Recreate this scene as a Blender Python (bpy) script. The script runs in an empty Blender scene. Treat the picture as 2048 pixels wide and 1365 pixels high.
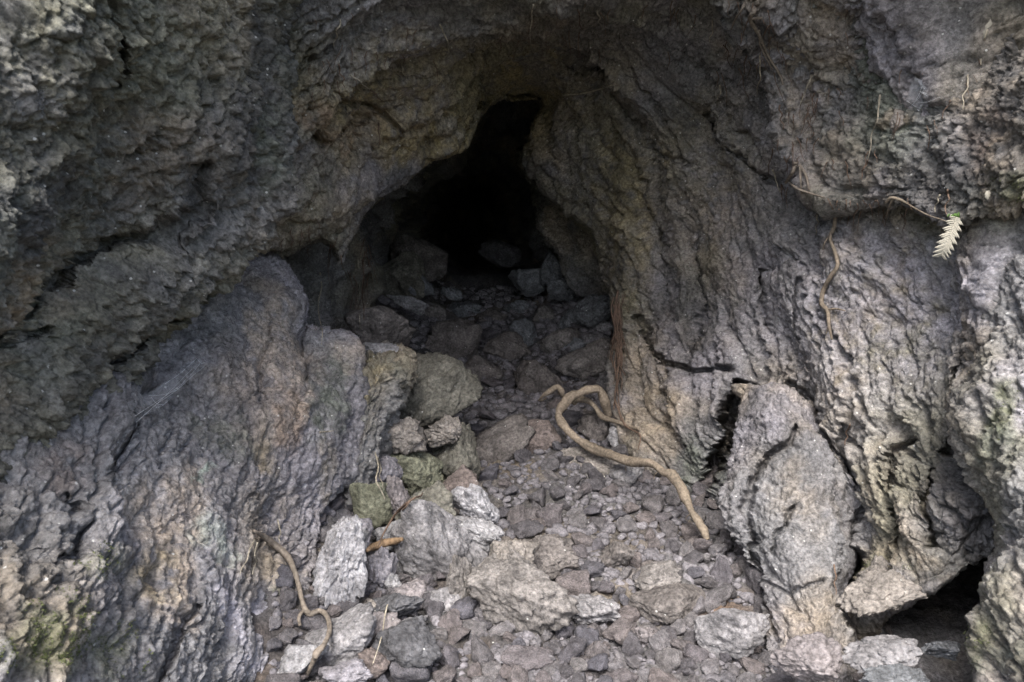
import bpy, bmesh, math, random
import numpy as np
from mathutils import Vector, Matrix

S = bpy.context.scene
COL = S.collection
# ------------------------------------------------------------------ camera
F = 1607.0                      # focal length in photo pixels (2048 wide)
PITCH = math.radians(12.0)
CAM = np.array([0.0, 0.0, 1.2])
FWD = np.array([0.0, math.cos(PITCH), -math.sin(PITCH)])
UP = np.array([0.0, math.sin(PITCH), math.cos(PITCH)])
cd = bpy.data.cameras.new('camera')
cam = bpy.data.objects.new('camera', cd)
COL.objects.link(cam)
cam.location = CAM
cam.rotation_euler = (math.pi / 2 - PITCH, 0, 0)
cd.sensor_width = 36.0
cd.lens = F / 2048.0 * 36.0
cd.clip_start = 0.05
cd.clip_end = 2000.0
cd.dof.use_dof = True
cd.dof.focus_distance = 2.7
cd.dof.aperture_fstop = 7.0
S.camera = cam
# ------------------------------------------------------------------ light
SUN_EL, SUN_AZ = math.radians(55), math.radians(190)      # azimuth from +Y, clockwise: behind the camera
w = bpy.data.worlds.new('World')
S.world = w
w.use_nodes = True
nt = w.node_tree
nt.nodes.clear()
sky = nt.nodes.new('ShaderNodeTexSky')
sky.sky_type = 'NISHITA'
sky.sun_disc = False
sky.sun_elevation = SUN_EL
sky.sun_rotation = SUN_AZ
sky.dust_density = 4.0
sky.air_density = 1.0
hs = nt.nodes.new('ShaderNodeHueSaturation')
hs.inputs['Saturation'].default_value = 1.0
bg = nt.nodes.new('ShaderNodeBackground')
bg.inputs['Strength'].default_value = 0.12
wo = nt.nodes.new('ShaderNodeOutputWorld')
nt.links.new(sky.outputs[0], hs.inputs['Color'])
nt.links.new(hs.outputs[0], bg.inputs['Color'])
nt.links.new(bg.outputs[0], wo.inputs['Surface'])
sl = bpy.data.lights.new('sun', 'SUN')
sl.energy = 1.4
sl.angle = math.radians(24)
sl.color = (1.0, 0.99, 0.98)
so = bpy.data.objects.new('sun', sl)
COL.objects.link(so)
sd = Vector((math.sin(SUN_AZ) * math.cos(SUN_EL), math.cos(SUN_AZ) * math.cos(SUN_EL), math.sin(SUN_EL)))
so.rotation_euler = sd.to_track_quat('Z', 'Y').to_euler()
so.location = (0, -4, 8)
S.view_settings.view_transform = 'Standard'
S.view_settings.look = 'None'
S.view_settings.gamma = 1.0
S.view_settings.use_curve_mapping = False
S.view_settings.exposure = 2.05
S.render.engine = 'CYCLES'
S.cycles.max_bounces = 8
S.cycles.diffuse_bounces = 5
S.cycles.use_denoising = True
S.cycles.denoising_prefilter = 'NONE'

# ------------------------------------------------------------------ numpy noise
f32 = np.float32
_r = np.random.default_rng(7)
PERM = _r.permutation(256).astype(np.int32)
PERM = np.concatenate([PERM, PERM, PERM])
_g = _r.normal(size=(256, 3))
GRAD = (_g / np.linalg.norm(_g, axis=1, keepdims=True)).astype(f32)
_a = _r.uniform(0, 2 * np.pi, 256)
GR2 = np.stack([np.cos(_a), np.sin(_a)], 1).astype(f32)
RND = _r.uniform(0, 1, (256, 3)).astype(f32)


def _fade(t):
    return t * t * t * (t * (t * 6 - 15) + 10)


def n3(p, s=1.0, seed=0):
    """gradient noise, about -1..1"""
    p = np.asarray(p, f32) * f32(s) + f32(seed * 17.31)
    i = np.floor(p).astype(np.int32)
    f = p - i
    i &= 255
    u = _fade(f)
    X, Y, Z = i[:, 0], i[:, 1], i[:, 2]

    def c(dx, dy, dz):
        h = PERM[PERM[PERM[X + dx] + Y + dy] + Z + dz]
        g = GRAD[h]
        return g[:, 0] * (f[:, 0] - dx) + g[:, 1] * (f[:, 1] - dy) + g[:, 2] * (f[:, 2] - dz)
    ux, uy, uz = u[:, 0], u[:, 1], u[:, 2]
    a = c(0, 0, 0); a = a + ux * (c(1, 0, 0) - a)
    b = c(0, 1, 0); b = b + ux * (c(1, 1, 0) - b)
    a = a + uy * (b - a)
    d = c(0, 0, 1); d = d + ux * (c(1, 0, 1) - d)
    e = c(0, 1, 1); e = e + ux * (c(1, 1, 1) - e)
    d = d + uy * (e - d)
    return (a + uz * (d - a)) * f32(1.6)


def n2(x, y, seed=0):
    x = np.asarray(x, f32) + f32(seed * 13.7); y = np.asarray(y, f32) + f32(seed * 7.9)
    X = np.floor(x).astype(np.int32); Y = np.floor(y).astype(np.int32)
    fx, fy = x - X, y - Y
    X &= 255; Y &= 255
    ux, uy = _fade(fx), _fade(fy)

    def c(dx, dy):
        g = GR2[PERM[PERM[X + dx] + Y + dy]]
        return g[:, 0] * (fx - dx) + g[:, 1] * (fy - dy)
    a = c(0, 0); a = a + ux * (c(1, 0) - a)
    b = c(0, 1); b = b + ux * (c(1, 1) - b)
    return (a + uy * (b - a)) * f32(1.5)


def fbm(p, s, o, seed=0, g=0.5):
    r, a = 0, 1.0
    for k in range(o):
        r = r + a * n3(p, s, seed + k)
        s *= 2.03; a *= g
    return r


def worley(p, s, seed=0):
    """nearest distance and a random value of the nearest cell"""
    p = np.asarray(p, f32) * f32(s) + f32(seed * 11.3)
    i = np.floor(p).astype(np.int32)
    f = p - i
    best = np.full(len(p), 9, f32); idv = np.zeros(len(p), f32)
    for dx in (-1, 0, 1):
        for dy in (-1, 0, 1):
            for dz in (-1, 0, 1):
                h = PERM[PERM[PERM[(i[:, 0] + dx) & 255] + ((i[:, 1] + dy) & 255)] + ((i[:, 2] + dz) & 255)]
                q = RND[h]
                d = (q[:, 0] + dx - f[:, 0]) ** 2 + (q[:, 1] + dy - f[:, 1]) ** 2 + (q[:, 2] + dz - f[:, 2]) ** 2
                m = d < best
                best[m] = d[m]; idv[m] = q[m, 0]
    return np.sqrt(best), idv


def worley2(x, y, seed=0):
    """2D cells: nearest and second distance, random value of the cell"""
    x = np.asarray(x, f32) + f32(seed * 9.17); y = np.asarray(y, f32) + f32(seed * 5.71)
    i, j = np.floor(x).astype(np.int32), np.floor(y).astype(np.int32)
    fx, fy = x - i, y - j
    b1 = np.full(len(x), 9, f32); b2 = np.full(len(x), 9, f32); idv = np.zeros(len(x), f32)
    for dx in (-1, 0, 1):
        for dy in (-1, 0, 1):
            q = RND[PERM[PERM[(i + dx) & 255] + ((j + dy) & 255)]]
            d = (q[:, 0] + dx - fx) ** 2 + (q[:, 1] + dy - fy) ** 2
            m = d < b1
            b2 = np.where(m, b1, np.minimum(b2, d)); b1 = np.where(m, d, b1); idv = np.where(m, q[:, 2], idv)
    return np.sqrt(b1), np.sqrt(b2), idv


def sstep(a, b, x):
    t = np.clip((x - a) / (b - a), 0, 1)
    return t * t * (3 - 2 * t)

# ------------------------------------------------------------------ projection helpers
def W(px, py, D):
    return CAM + D * (FWD + np.array([(px - 1024) / F, 0, 0]) - (py - 682.5) / F * UP)


def proj(P):
    d = P - CAM
    D = d @ FWD
    return 1024 + F * d[:, 0] / D, 682.5 - F * (d @ UP) / D, D

# ------------------------------------------------------------------ objects
def setp(o, label=None, cat=None, group=None, kind=None):
    if label: o['label'] = label
    if cat: o['category'] = cat
    if group: o['group'] = group
    if kind: o['kind'] = kind
    return o


def mesh_np(name, v, quads=None, tris=None, col=None, smooth=True):
    me = bpy.data.meshes.new(name)
    v = np.asarray(v, f32)
    faces = []
    nl = 0
    starts, loops = [], []
    if quads is not None and len(quads):
        starts.append(np.arange(len(quads)) * 4); loops.append(np.asarray(quads).ravel()); nl = len(quads) * 4
    if tris is not None and len(tris):
        starts.append(nl + np.arange(len(tris)) * 3); loops.append(np.asarray(tris).ravel())
    starts = np.concatenate(starts).astype(np.int32); loops = np.concatenate(loops).astype(np.int32)
    me.vertices.add(len(v)); me.vertices.foreach_set('co', v.ravel())
    me.loops.add(len(loops)); me.loops.foreach_set('vertex_index', loops)
    me.polygons.add(len(starts)); me.polygons.foreach_set('loop_start', starts)
    me.update(calc_edges=True)
    me.validate()
    if smooth:
        me.polygons.foreach_set('use_smooth', np.ones(len(me.polygons), bool))
    if col is not None:
        a = me.color_attributes.new('pigment', 'FLOAT_COLOR', 'POINT')
        c = np.ones((len(v), 4), f32); c[:, :3] = np.clip(col, 0.01, 0.9)
        a.data.foreach_set('color', c.ravel())
    return me


def link(name, me, mat, parent=None, loc=None):
    o = bpy.data.objects.new(name, me)
    COL.objects.link(o)
    if mat and not me.materials: me.materials.append(mat)
    if parent: o.parent = parent
    if loc is not None: o.location = loc
    return o

# ------------------------------------------------------------------ materials
def rock_mat(name, base=None, scale=1.0, rough=0.9, bump=0.6, speck=0.7, rand=False, var=0.5):
    m = bpy.data.materials.new(name); m.use_nodes = True
    t = m.node_tree; N = t.nodes; L = t.links
    b = N['Principled BSDF']
    b.inputs['Roughness'].default_value = rough
    b.inputs['Specular IOR Level'].default_value = 0.25
    tc = N.new('ShaderNodeTexCoord')

    def noise(sc, det=4.0, ro=0.6):
        n = N.new('ShaderNodeTexNoise'); n.inputs['Scale'].default_value = sc * scale
        n.inputs['Detail'].default_value = det; n.inputs['Roughness'].default_value = ro
        L.new(tc.outputs['Object'], n.inputs['Vector']); return n
    if base is None:
        at = N.new('ShaderNodeAttribute'); at.attribute_name = 'pigment'; c = at.outputs['Color']
    else:
        # two-tone mottling of the stone's own colour
        n0 = noise(14, 5)
        mx = N.new('ShaderNodeMix'); mx.data_type = 'RGBA'
        mx.inputs[6].default_value = (*[x * 0.62 for x in base], 1)
        mx.inputs[7].default_value = (*[min(.8, x * 1.32 + .01) for x in base], 1)
        r0 = N.new('ShaderNodeMapRange'); r0.inputs[1].default_value = .35; r0.inputs[2].default_value = .65
        L.new(n0.outputs['Fac'], r0.inputs[0]); L.new(r0.outputs[0], mx.inputs[0]); c = mx.outputs[2]
        if rand:
            oi = N.new('ShaderNodeObjectInfo'); rp = N.new('ShaderNodeValToRGB')
            e = rp.color_ramp.elements
            e[0].position = 0; e[0].color = (.6, .58, .6, 1); e[1].position = 1; e[1].color = (1.35, 1.32, 1.32, 1)
            for po, cc in ((.3, (.85, .82, .8, 1)), (.5, (1.12, 1.0, .92, 1)), (.7, (.72, .72, .78, 1)), (.85, (1.1, 1.06, 1.0, 1))):
                q = e.new(po); q.color = cc
            L.new(oi.outputs['Random'], rp.inputs[0])
            mm = N.new('ShaderNodeMix'); mm.data_type = 'RGBA'; mm.blend_type = 'MULTIPLY'; mm.inputs[0].default_value = 1
            L.new(c, mm.inputs[6]); L.new(rp.outputs[0], mm.inputs[7]); c = mm.outputs[2]
    n1 = noise(95, 6, .7)
    r1 = N.new('ShaderNodeMapRange'); r1.inputs[1].default_value = .36; r1.inputs[2].default_value = .66
    r1.inputs[3].default_value = 1 - var; r1.inputs[4].default_value = 1 + var
    L.new(n1.outputs['Fac'], r1.inputs[0])
    mu = N.new('ShaderNodeVectorMath'); mu.operation = 'SCALE'
    L.new(c, mu.inputs[0]); L.new(r1.outputs[0], mu.inputs['Scale']); c = mu.outputs[0]
    if speck > 0:      # sparse pale lichen / crystal specks
        vo = N.new('ShaderNodeTexVoronoi'); vo.inputs['Scale'].default_value = 42 * scale
        L.new(tc.outputs['Object'], vo.inputs['Vector'])
        lt = N.new('ShaderNodeMath'); lt.operation = 'LESS_THAN'; lt.inputs[1].default_value = .12
        L.new(vo.outputs['Distance'], lt.inputs[0])
        gt = N.new('ShaderNodeSeparateColor'); L.new(vo.outputs['Color'], gt.inputs[0])
        g2 = N.new('ShaderNodeMath'); g2.operation = 'GREATER_THAN'; g2.inputs[1].default_value = 1 - .35 * speck
        L.new(gt.outputs[0], g2.inputs[0])
        an = N.new('ShaderNodeMath'); an.operation = 'MULTIPLY'; L.new(lt.outputs[0], an.inputs[0]); L.new(g2.outputs[0], an.inputs[1])
        a2 = N.new('ShaderNodeMath'); a2.operation = 'MULTIPLY'; a2.inputs[1].default_value = .7; L.new(an.outputs[0], a2.inputs[0])
        ms = N.new('ShaderNodeMix'); ms.data_type = 'RGBA'; ms.inputs[7].default_value = (.6, .6, .57, 1)
        L.new(a2.outputs[0], ms.inputs[0]); L.new(c, ms.inputs[6]); c = ms.outputs[2]
    L.new(c, b.inputs['Base Color'])
    nb = noise(150, 6, .8)
    n4 = noise(48, 4, .65)
    b4 = N.new('ShaderNodeBump'); b4.inputs['Strength'].default_value = bump; b4.inputs['Distance'].default_value = 0.014 / scale
    L.new(n4.outputs['Fac'], b4.inputs['Height'])
    bp = N.new('ShaderNodeBump'); bp.inputs['Strength'].default_value = bump; bp.inputs['Distance'].default_value = 0.009 / scale
    L.new(nb.outputs['Fac'], bp.inputs['Height']); L.new(b4.outputs[0], bp.inputs['Normal']); L.new(bp.outputs[0], b.inputs['Normal'])
    return m


def plain_mat(name, base, rough=.8, scale=60, var=.35, stretch=None, bump=.3):
    m = bpy.data.materials.new(name); m.use_nodes = True
    t = m.node_tree; N = t.nodes; L = t.links; b = N['Principled BSDF']
    b.inputs['Roughness'].default_value = rough; b.inputs['Specular IOR Level'].default_value = .3
    tc = N.new('ShaderNodeTexCoord'); n = N.new('ShaderNodeTexNoise'); n.inputs['Scale'].default_value = scale; n.inputs['Detail'].default_value = 5
    L.new(tc.outputs['Object'], n.inputs['Vector'])
    mx = N.new('ShaderNodeMix'); mx.data_type = 'RGBA'
    mx.inputs[6].default_value = (*[x * (1 - var) for x in base], 1); mx.inputs[7].default_value = (*[min(.9, x * (1 + var)) for x in base], 1)
    r = N.new('ShaderNodeMapRange'); r.inputs[1].default_value = .35; r.inputs[2].default_value = .65
    L.new(n.outputs['Fac'], r.inputs[0]); L.new(r.outputs[0], mx.inputs[0]); L.new(mx.outputs[2], b.inputs['Base Color'])
    bp = N.new('ShaderNodeBump'); bp.inputs['Strength'].default_value = bump; bp.inputs['Distance'].default_value = .002
    L.new(n.outputs['Fac'], bp.inputs['Height']); L.new(bp.outputs[0], b.inputs['Normal'])
    return m


M_WALL = rock_mat('lava_rock')
M_FLOOR = rock_mat('cave_dirt', speck=.15, bump=.6)

# ------------------------------------------------------------------ lofts
def crw(n, counts):
    rows = []
    for i in range(n - 1):
        m = counts[i]
        for k in range(m + (1 if i == n - 2 else 0)):
            t = k / m
            wv = (-.5 * t + t * t - .5 * t ** 3, 1 - 2.5 * t * t + 1.5 * t ** 3, .5 * t + 2 * t * t - 1.5 * t ** 3, -.5 * t * t + .5 * t ** 3)
            r = np.zeros(n)
            for j, q in zip((i - 1, i, i + 1, i + 2), wv):
                if j < 0: r[0] += 2 * q; r[1] -= q
                elif j > n - 1: r[n - 1] += 2 * q; r[n - 2] -= q
                else: r[j] += q
            rows.append(r)
    return np.array(rows)


def curl(row, steps):
    """rows that turn back behind a silhouette row: (outward px, extra depth)"""
    a = np.array(row, float)
    t = np.gradient(a[:, :2], axis=0)
    t /= np.linalg.norm(t, axis=1, keepdims=True)
    o = np.stack([t[:, 1], -t[:, 0]], 1)
    o[1:-1] = (o[:-2] + o[1:-1] * 2 + o[2:]) / 4
    out = []
    for d, e in steps:
        b = a.copy(); b[:, :2] += o * d; b[:, 2] += e
        out.append([tuple(x) for x in b])
    return out[::-1]


def shifted(row, dx, dy, dD):
    return [(a + dx, b + dy, max(.6, c + dD)) for a, b, c in row]


def far_ring(row, dist=5.6, y=1.15, cz=.8):
    # an unseen brow shaped to block high sky, then straight out into the hillside
    out, brow = [], []
    for a, b, c in row:
        p = W(a, b, c); d = np.array([p[0], p[2] - cz]); d /= np.linalg.norm(d)
        out.append(np.array([d[0] * dist, y, cz + d[1] * dist]))
        u = max(0.0, d[1])
        brow.append(np.array([d[0] * 3.2, .85 - .12 * u, cz + d[1] * 3.4]))
    return [brow, out]

PALETTE = dict(cream=(.44, .37, .30), lilac=(.34, .33, .37), lichen=(.34, .40, .34), ochre=(.34, .27, .12), grey=(.192, .192, .196), dark=(.082, .083, .086), tan=(.30, .25, .185), olive=(.185, .176, .13), pale=(.37, .355, .34),
               moss=(.115, .125, .06), rust=(.24, .165, .115), violet=(.24, .23, .25), green=(.15, .165, .13))


def pigment(P, px, py, mix, blobs, flake=None, seed=0):
    n = len(P)
    c = np.zeros((n, 3), f32); wsum = np.zeros(n, f32)
    for k, (nm, wt) in enumerate(mix):
        q = fbm(P, 2.2, 4, seed + 30 + k * 5, .65) * 1.0
        wv = np.exp(q * 3.2).astype(f32) * wt
        c += wv[:, None] * np.array(PALETTE[nm], f32); wsum += wv
    c /= wsum[:, None]
    if flake is not None:
        c *= (1 + .28 * (flake - .5))[:, None]
    wx = px + 60 * n3(P, 5, 91) + 22 * n3(P, 19, 92); wy = py + 60 * n3(P, 5, 93) + 22 * n3(P, 19, 94)
    gr = .5 + .5 * fbm(P, 24, 3, 95)
    for bx, by, rx, ry, nm, st in blobs:
        d = ((wx - bx) / rx) ** 2 + ((wy - by) / ry) ** 2
        a = np.clip(1.25 - d, 0, 1) * np.clip(gr * 1.6 - .1, 0, 1) * st
        c += a[:, None] * (np.array(PALETTE[nm], f32) - c)
    # small mottles
    q = fbm(P, 34, 3, 97)
    c *= (1 + .3 * q)[:, None]
    return c

SPLAT = np.full((228, 342), 99.0)      # nearest depth per 6-pixel cell, to lay roots and stones on what has been built


def splat(P):
    px, py, D = proj(P)
    ix = (px / 6).astype(int); iy = (py / 6).astype(int)
    ok = (D > .3) & (ix >= 0) & (ix < 342) & (iy >= 0) & (iy < 228)
    np.minimum.at(SPLAT, (iy[ok], ix[ok]), D[ok])


def depth(px, py):
    ix = int(px / 6); iy = int(py / 6)
    a = SPLAT[max(0, iy - 1):iy + 2, max(0, ix - 1):ix + 2]
    return float(np.median(a)) if a.size else 2.0


MOSS, MOSSN = [], []


def loft(name, rows, step=2.3, coarse=(), far=None, big=.05, bigs=2.2, flake=.05, ff=(7, 1.4), nfl=4, clink=.012, cls=26, crack=.02, cf=(5, .8), fine=.004, butt=.03, plate=.0, pf=(7, 2.0), grooves=(), bulb=None, calm=(),
         mix=(('grey', 1), ('tan', .6), ('dark', .6)), blobs=(), seed=0, mat=None, pits=0.0):
    pxr = np.array([[(a, b) for a, b, _ in r] for r in rows])
    C = np.array([[W(*p) for p in r] for r in rows])
    nr, nc = C.shape[:2]
    rc = []
    for i in range(nr - 1):
        d = np.percentile(np.linalg.norm(pxr[i + 1] - pxr[i], axis=1), 70)
        rc.append(int(max(3, min(d / step, 110) if i not in coarse else min(d / step / 3, 24))))
    cc = []
    for j in range(nc - 1):
        d = np.percentile(np.linalg.norm(pxr[:, j + 1] - pxr[:, j], axis=1), 55)
        cc.append(int(max(4, d / step)))
    Wr, Wc = crw(nr, rc), crw(nc, cc)
    G = np.einsum('ri,ijk,cj->rck', Wr, C, Wc)
    if far is not None:            # straight skirt out to the hillside
        for ring in far:
            FR = Wc @ np.array(ring)
            k = (np.arange(1, 37) / 36.0)[:, None, None] ** 1.25
            G = np.concatenate([G, G[-1][None] * (1 - k) + FR[None] * k])
    R, K = G.shape[:2]
    du = np.gradient(G, axis=1); dv = np.gradient(G, axis=0)
    T = np.cumsum(np.linalg.norm(du, axis=2), axis=1); Sx = np.cumsum(np.linalg.norm(dv, axis=2), axis=0)
    T = np.broadcast_to(np.median(T - T[:, :1], axis=0)[None], T.shape); Sx = np.broadcast_to(np.median(Sx, axis=1)[:, None], Sx.shape)
    N = np.cross(du, dv); N /= np.maximum(np.linalg.norm(N, axis=2, keepdims=True), 1e-9)
    vis = (CAM - G)
    if (np.sum(N * vis, axis=2) > 0).mean() < .5: N = -N
    lu, lv = np.linalg.norm(du, axis=2), np.linalg.norm(dv, axis=2)
    att = np.clip(2.6 * np.median(lu) / np.maximum(lu, 1e-6), .12, 1) * np.clip(2.6 * np.median(lv) / np.maximum(lv, 1e-6), .12, 1)
    for _ in range(6):
        att[1:-1] = (att[:-2] + att[1:-1] + att[2:]) / 3; att[:, 1:-1] = (att[:, :-2] + att[:, 1:-1] + att[:, 2:]) / 3
    if far is not None: att[-36 * len(far):] = np.maximum(att[-36 * len(far):], .7)
    att = att.ravel().astype(f32)
    P = G.reshape(-1, 3).astype(f32); N = N.reshape(-1, 3).astype(f32)
    t = T.ravel().astype(f32); s = Sx.ravel().astype(f32)
    # domain warp
    w1 = n3(P, 3.3, seed + 1) * .07 + n3(P, 11, seed + 2) * .022 + n3(P, 37, seed + 3) * .008
    w2 = n3(P, 3.3, seed + 4) * .10 + n3(P, 11, seed + 5) * .03
    ss, tt = s + w1, t + w2
    h = big * fbm(P, bigs, 3, seed + 6, .45)
    h += butt * (n2(ss * 2.6, tt * .55, seed + 26) + .5 * n2(ss * 5.5, tt * 1.3, seed + 27))
    fm = .25 + .75 * sstep(-.35, .45, n3(P, 2.6, seed + 28) + .4 * n3(P, 7, seed + 29))
    g = n2(ss * ff[0], tt * ff[1], seed + 7) + .5 * n2(ss * ff[0] * 2.3, tt * ff[1] * 2.6, seed + 8) + .28 * n2(ss * ff[0] * 5.2, tt * ff[1] * 6.0, seed + 9)
    rag = .20 * n3(P, 26, seed + 10) + .12 * n3(P, 70, seed + 11)
    q = (g + rag) * nfl * .5
    fl = np.floor(q); fr = q - fl
    h += fm * flake * ((fl + sstep(.80, 1.0, fr)) / nfl * 1.1) + .3 * flake * g
    # secondary small flakes
    q2 = (n2(ss * ff[0] * 3.3, tt * ff[1] * 2.4, seed + 15) + .5 * n2(ss * ff[0] * 8, tt * ff[1] * 7, seed + 16) + 1.3 * rag) * 2.2
    f2 = np.floor(q2)
    h += fm * flake * .16 * (f2 + sstep(.7, 1.0, q2 - f2))
    if plate > 0:          # bark-like plates of the lava lining, long along the flow, split by dark joints
        rg = .55 * rag
        for lv, (fa, fb, am) in enumerate(((pf[0], pf[1], 1.0), (pf[0] * 2.3, pf[1] * 2.6, .5), (pf[0] * 5.5, pf[1] * 6.5, .24))):
            a1, a2, ai = worley2(ss * fa + rg * (1 + .4 * lv), tt * fb + .6 * rg, seed + 40 + lv)
            e = a2 - a1
            pm = sstep(-.5, .3, n3(P, 2.4, seed + 43 + lv))
            h += plate * am * pm * (ai - .5 + .35 * sstep(0, .5, e))
            h -= plate * am * pm * .8 * np.exp(-(e / .07) ** 2)
    for pl, wpx, dep in grooves:
        pa = np.array(pl, float)
        gx, gy, gD = proj(P)
        gx = gx + 22 * rag + 9 * n3(P, 9, seed + 51); gy = gy + 9 * n3(P, 9, seed + 50)
        dm = np.full(len(P), 1e9)
        for k in range(len(pa) - 1):
            a_, b_ = pa[k], pa[k + 1]; v_ = b_ - a_
            tq = np.clip(((gx - a_[0]) * v_[0] + (gy - a_[1]) * v_[1]) / (v_ @ v_), 0, 1)
            dm = np.minimum(dm, np.hypot(gx - a_[0] - tq * v_[0], gy - a_[1] - tq * v_[1]))
        gr = dep * sstep(wpx * 1.15, wpx * .2, dm) + .25 * min(dep, .06) * sstep(wpx * 4, wpx, dm)
        vw = P - CAM.astype(f32); vw = vw / np.linalg.norm(vw, axis=1, keepdims=True)
        P = P + vw * gr[:, None].astype(f32)
    if crack > 0:
        c1 = n2(ss * cf[0] + .3 * rag, tt * cf[1], seed + 12)
        h -= crack * np.exp(-(c1 / .05) ** 2) * sstep(-.25, .35, n3(P, 2.1, seed + 13))
        c2 = n2(ss * cf[0] * 2.4 + .3 * rag, tt * cf[1] * 2.2, seed + 14)
        h -= crack * .5 * np.exp(-(c2 / .06) ** 2) * sstep(-.2, .3, n3(P, 3.1, seed + 17))
    if clink > 0:
        Pw = P + .02 * np.stack([n3(P, 22, seed + 20), n3(P, 22, seed + 21), n3(P, 22, seed + 22)], 1)
        d1, i1 = worley(Pw, cls, seed + 1)
        d2, i2 = worley(Pw, cls * 2.7, seed + 2)
        am = .55 + .45 * sstep(-.4, .4, n3(P, 2.7, seed + 23))
        h += clink * am * ((.75 - d1) * 1.3 + .5 * i1) + clink * .42 * am * ((.75 - d2) * 1.3 + .4 * i2)
    if bulb is not None:      # big rounded lumps of one corner
        bx_, by_, br_, ba_ = bulb
        gx, gy, gD = proj(P)
        mk = sstep(1.3, .6, np.hypot((gx - bx_) / br_, (gy - by_) / (br_ * 1.4)))
        d5, i5 = worley(P + .02 * n3(P, 12, seed + 55)[:, None], 15, seed + 9)
        h += ba_ * mk * (1.0 - d5 * 1.5 + .5 * i5)
    if pits > 0:
        d3, i3 = worley(P + .015 * n3(P, 30, seed + 24)[:, None], 17, seed + 3)
        h -= pits * np.exp(-(d3 / .28) ** 2) * (i3 > .45)
    h += fine * fbm(P, 70, 3, seed + 25, .7) * 1.3
    h = (h - h.mean()) * att
    for cx_, cy_, cr_, cf_ in calm:
        gx, gy, gD = proj(P)
        h *= 1 - (1 - cf_) * np.clip(1.4 - np.hypot(gx - cx_, (gy - cy_) * 1.3) / cr_ * 1.4, 0, 1)
    P = P + N * h[:, None]
    px, py, D = proj(P)
    col = pigment(P, px, py, mix, blobs, (fl * .37) % 1.0, seed)
    ids = np.arange(R * K).reshape(R, K)
    quads = np.stack([ids[:-1, :-1], ids[:-1, 1:], ids[1:, 1:], ids[1:, :-1]], -1).reshape(-1, 4)
    for bx, by, rx, ry, nm, st in blobs:
        if nm == 'moss':
            k_ = np.nonzero(((px - bx) / rx) ** 2 + ((py - by) / ry) ** 2 < 1.0)[0]
            k_ = k_[n3(P[k_], 16, 99) + .5 * n3(P[k_], 50, 98) > .12]
            if len(k_): MOSS.append(P[k_][::3]); MOSSN.append(N[k_][::3])
    splat(P)
    me = mesh_np(name, P, quads=quads, col=col)
    return link(name, me, mat or M_WALL)

# ---- arch: ceiling and right wall, rows run left -> apex -> right wall -> floor, from the lip outwards
S0 = [(480, 560, 2.75), (575, 520, 2.8), (640, 500, 2.88), (690, 528, 2.92), (738, 425, 3.05), (800, 378, 3.15), (870, 340, 3.25), (935, 322, 3.35), (972, 265, 3.5), (1015, 226, 3.65), (1072, 208, 3.9),
      (1066, 300, 3.95), (1110, 385, 3.98), (1180, 470, 4.0), (1215, 560, 3.85), (1240, 660, 3.7), (1233, 760, 3.55), (1237, 860, 3.35), (1292, 935, 3.15), (1365, 990, 2.95), (1430, 1090, 2.72),
      (1500, 1190, 2.48), (1530, 1280, 2.28), (1540, 1420, 2.08), (1550, 1560, 1.9)]
F1 = [(490, 490, 2.6), (570, 465, 2.62), (628, 435, 2.68), (665, 420, 2.72), (712, 362, 2.8), (772, 312, 2.9), (842, 270, 3.0), (905, 243, 3.06), (958, 198, 3.16), (1012, 166, 3.28), (1092, 155, 3.36), (1140, 235, 3.55),
      (1185, 345, 3.62), (1245, 450, 3.55), (1280, 550, 3.52), (1302, 650, 3.42), (1300, 760, 3.32), (1310, 860, 3.17), (1360, 930, 3.0), (1430, 990, 2.85), (1490, 1085, 2.62), (1550, 1190, 2.4), (1590, 1290, 2.22),
      (1610, 1420, 2.02), (1620, 1560, 1.85)]
F2 = [(500, 400, 2.45), (570, 370, 2.45), (620, 332, 2.5), (660, 310, 2.52), (710, 262, 2.57), (766, 217, 2.62), (830, 177, 2.7), (895, 147, 2.75), (960, 117, 2.82), (1032, 98, 2.92), (1120, 95, 2.97), (1215, 160, 3.08),
      (1290, 270, 3.17), (1350, 390, 3.17), (1380, 510, 3.2), (1395, 630, 3.1), (1395, 750, 3.0), (1400, 850, 2.9), (1450, 930, 2.78), (1520, 1000, 2.66), (1580, 1090, 2.48), (1640, 1190, 2.32), (1680, 1290, 2.2),
      (1700, 1420, 2.05), (1710, 1560, 1.9)]
F3 = [(490, 280, 2.3), (560, 230, 2.28), (610, 190, 2.3), (660, 160, 2.3), (710, 117, 2.3), (770, 77, 2.32), (840, 47, 2.36), (910, 22, 2.4), (990, 5, 2.45), (1080, 0, 2.53), (1190, 20, 2.66), (1310, 95, 2.82), (1420, 215, 2.92),
      (1490, 350, 2.88), (1530, 480, 2.8), (1550, 610, 2.7), (1560, 740, 2.62), (1570, 850, 2.55), (1605, 940, 2.45), (1655, 1030, 2.33), (1705, 1110, 2.2), (1730, 1200, 2.06), (1742, 1248, 2.1), (1752, 1243, 3.0),
      (1755, 1500, 3.1)]
F4 = [(480, 100, 2.15), (540, 30, 2.1), (600, -20, 2.08), (660, -60, 2.05), (720, -100, 2.02), (790, -140, 2.0), (870, -165, 2.0), (950, -185, 2.0), (1050, -195, 2.02), (1160, -190, 2.06), (1300, -140, 2.15), (1450, -20, 2.3),
      (1570, 130, 2.42), (1650, 290, 2.45), (1700, 450, 2.4), (1730, 600, 2.32), (1750, 740, 2.25), (1770, 860, 2.2), (1800, 955, 2.1), (1825, 1020, 2.0), (1850, 1090, 1.95), (1868, 1150, 1.92), (1874, 1180, 2.0),
      (1876, 1170, 3.0), (1890, 1500, 3.1)]
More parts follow.
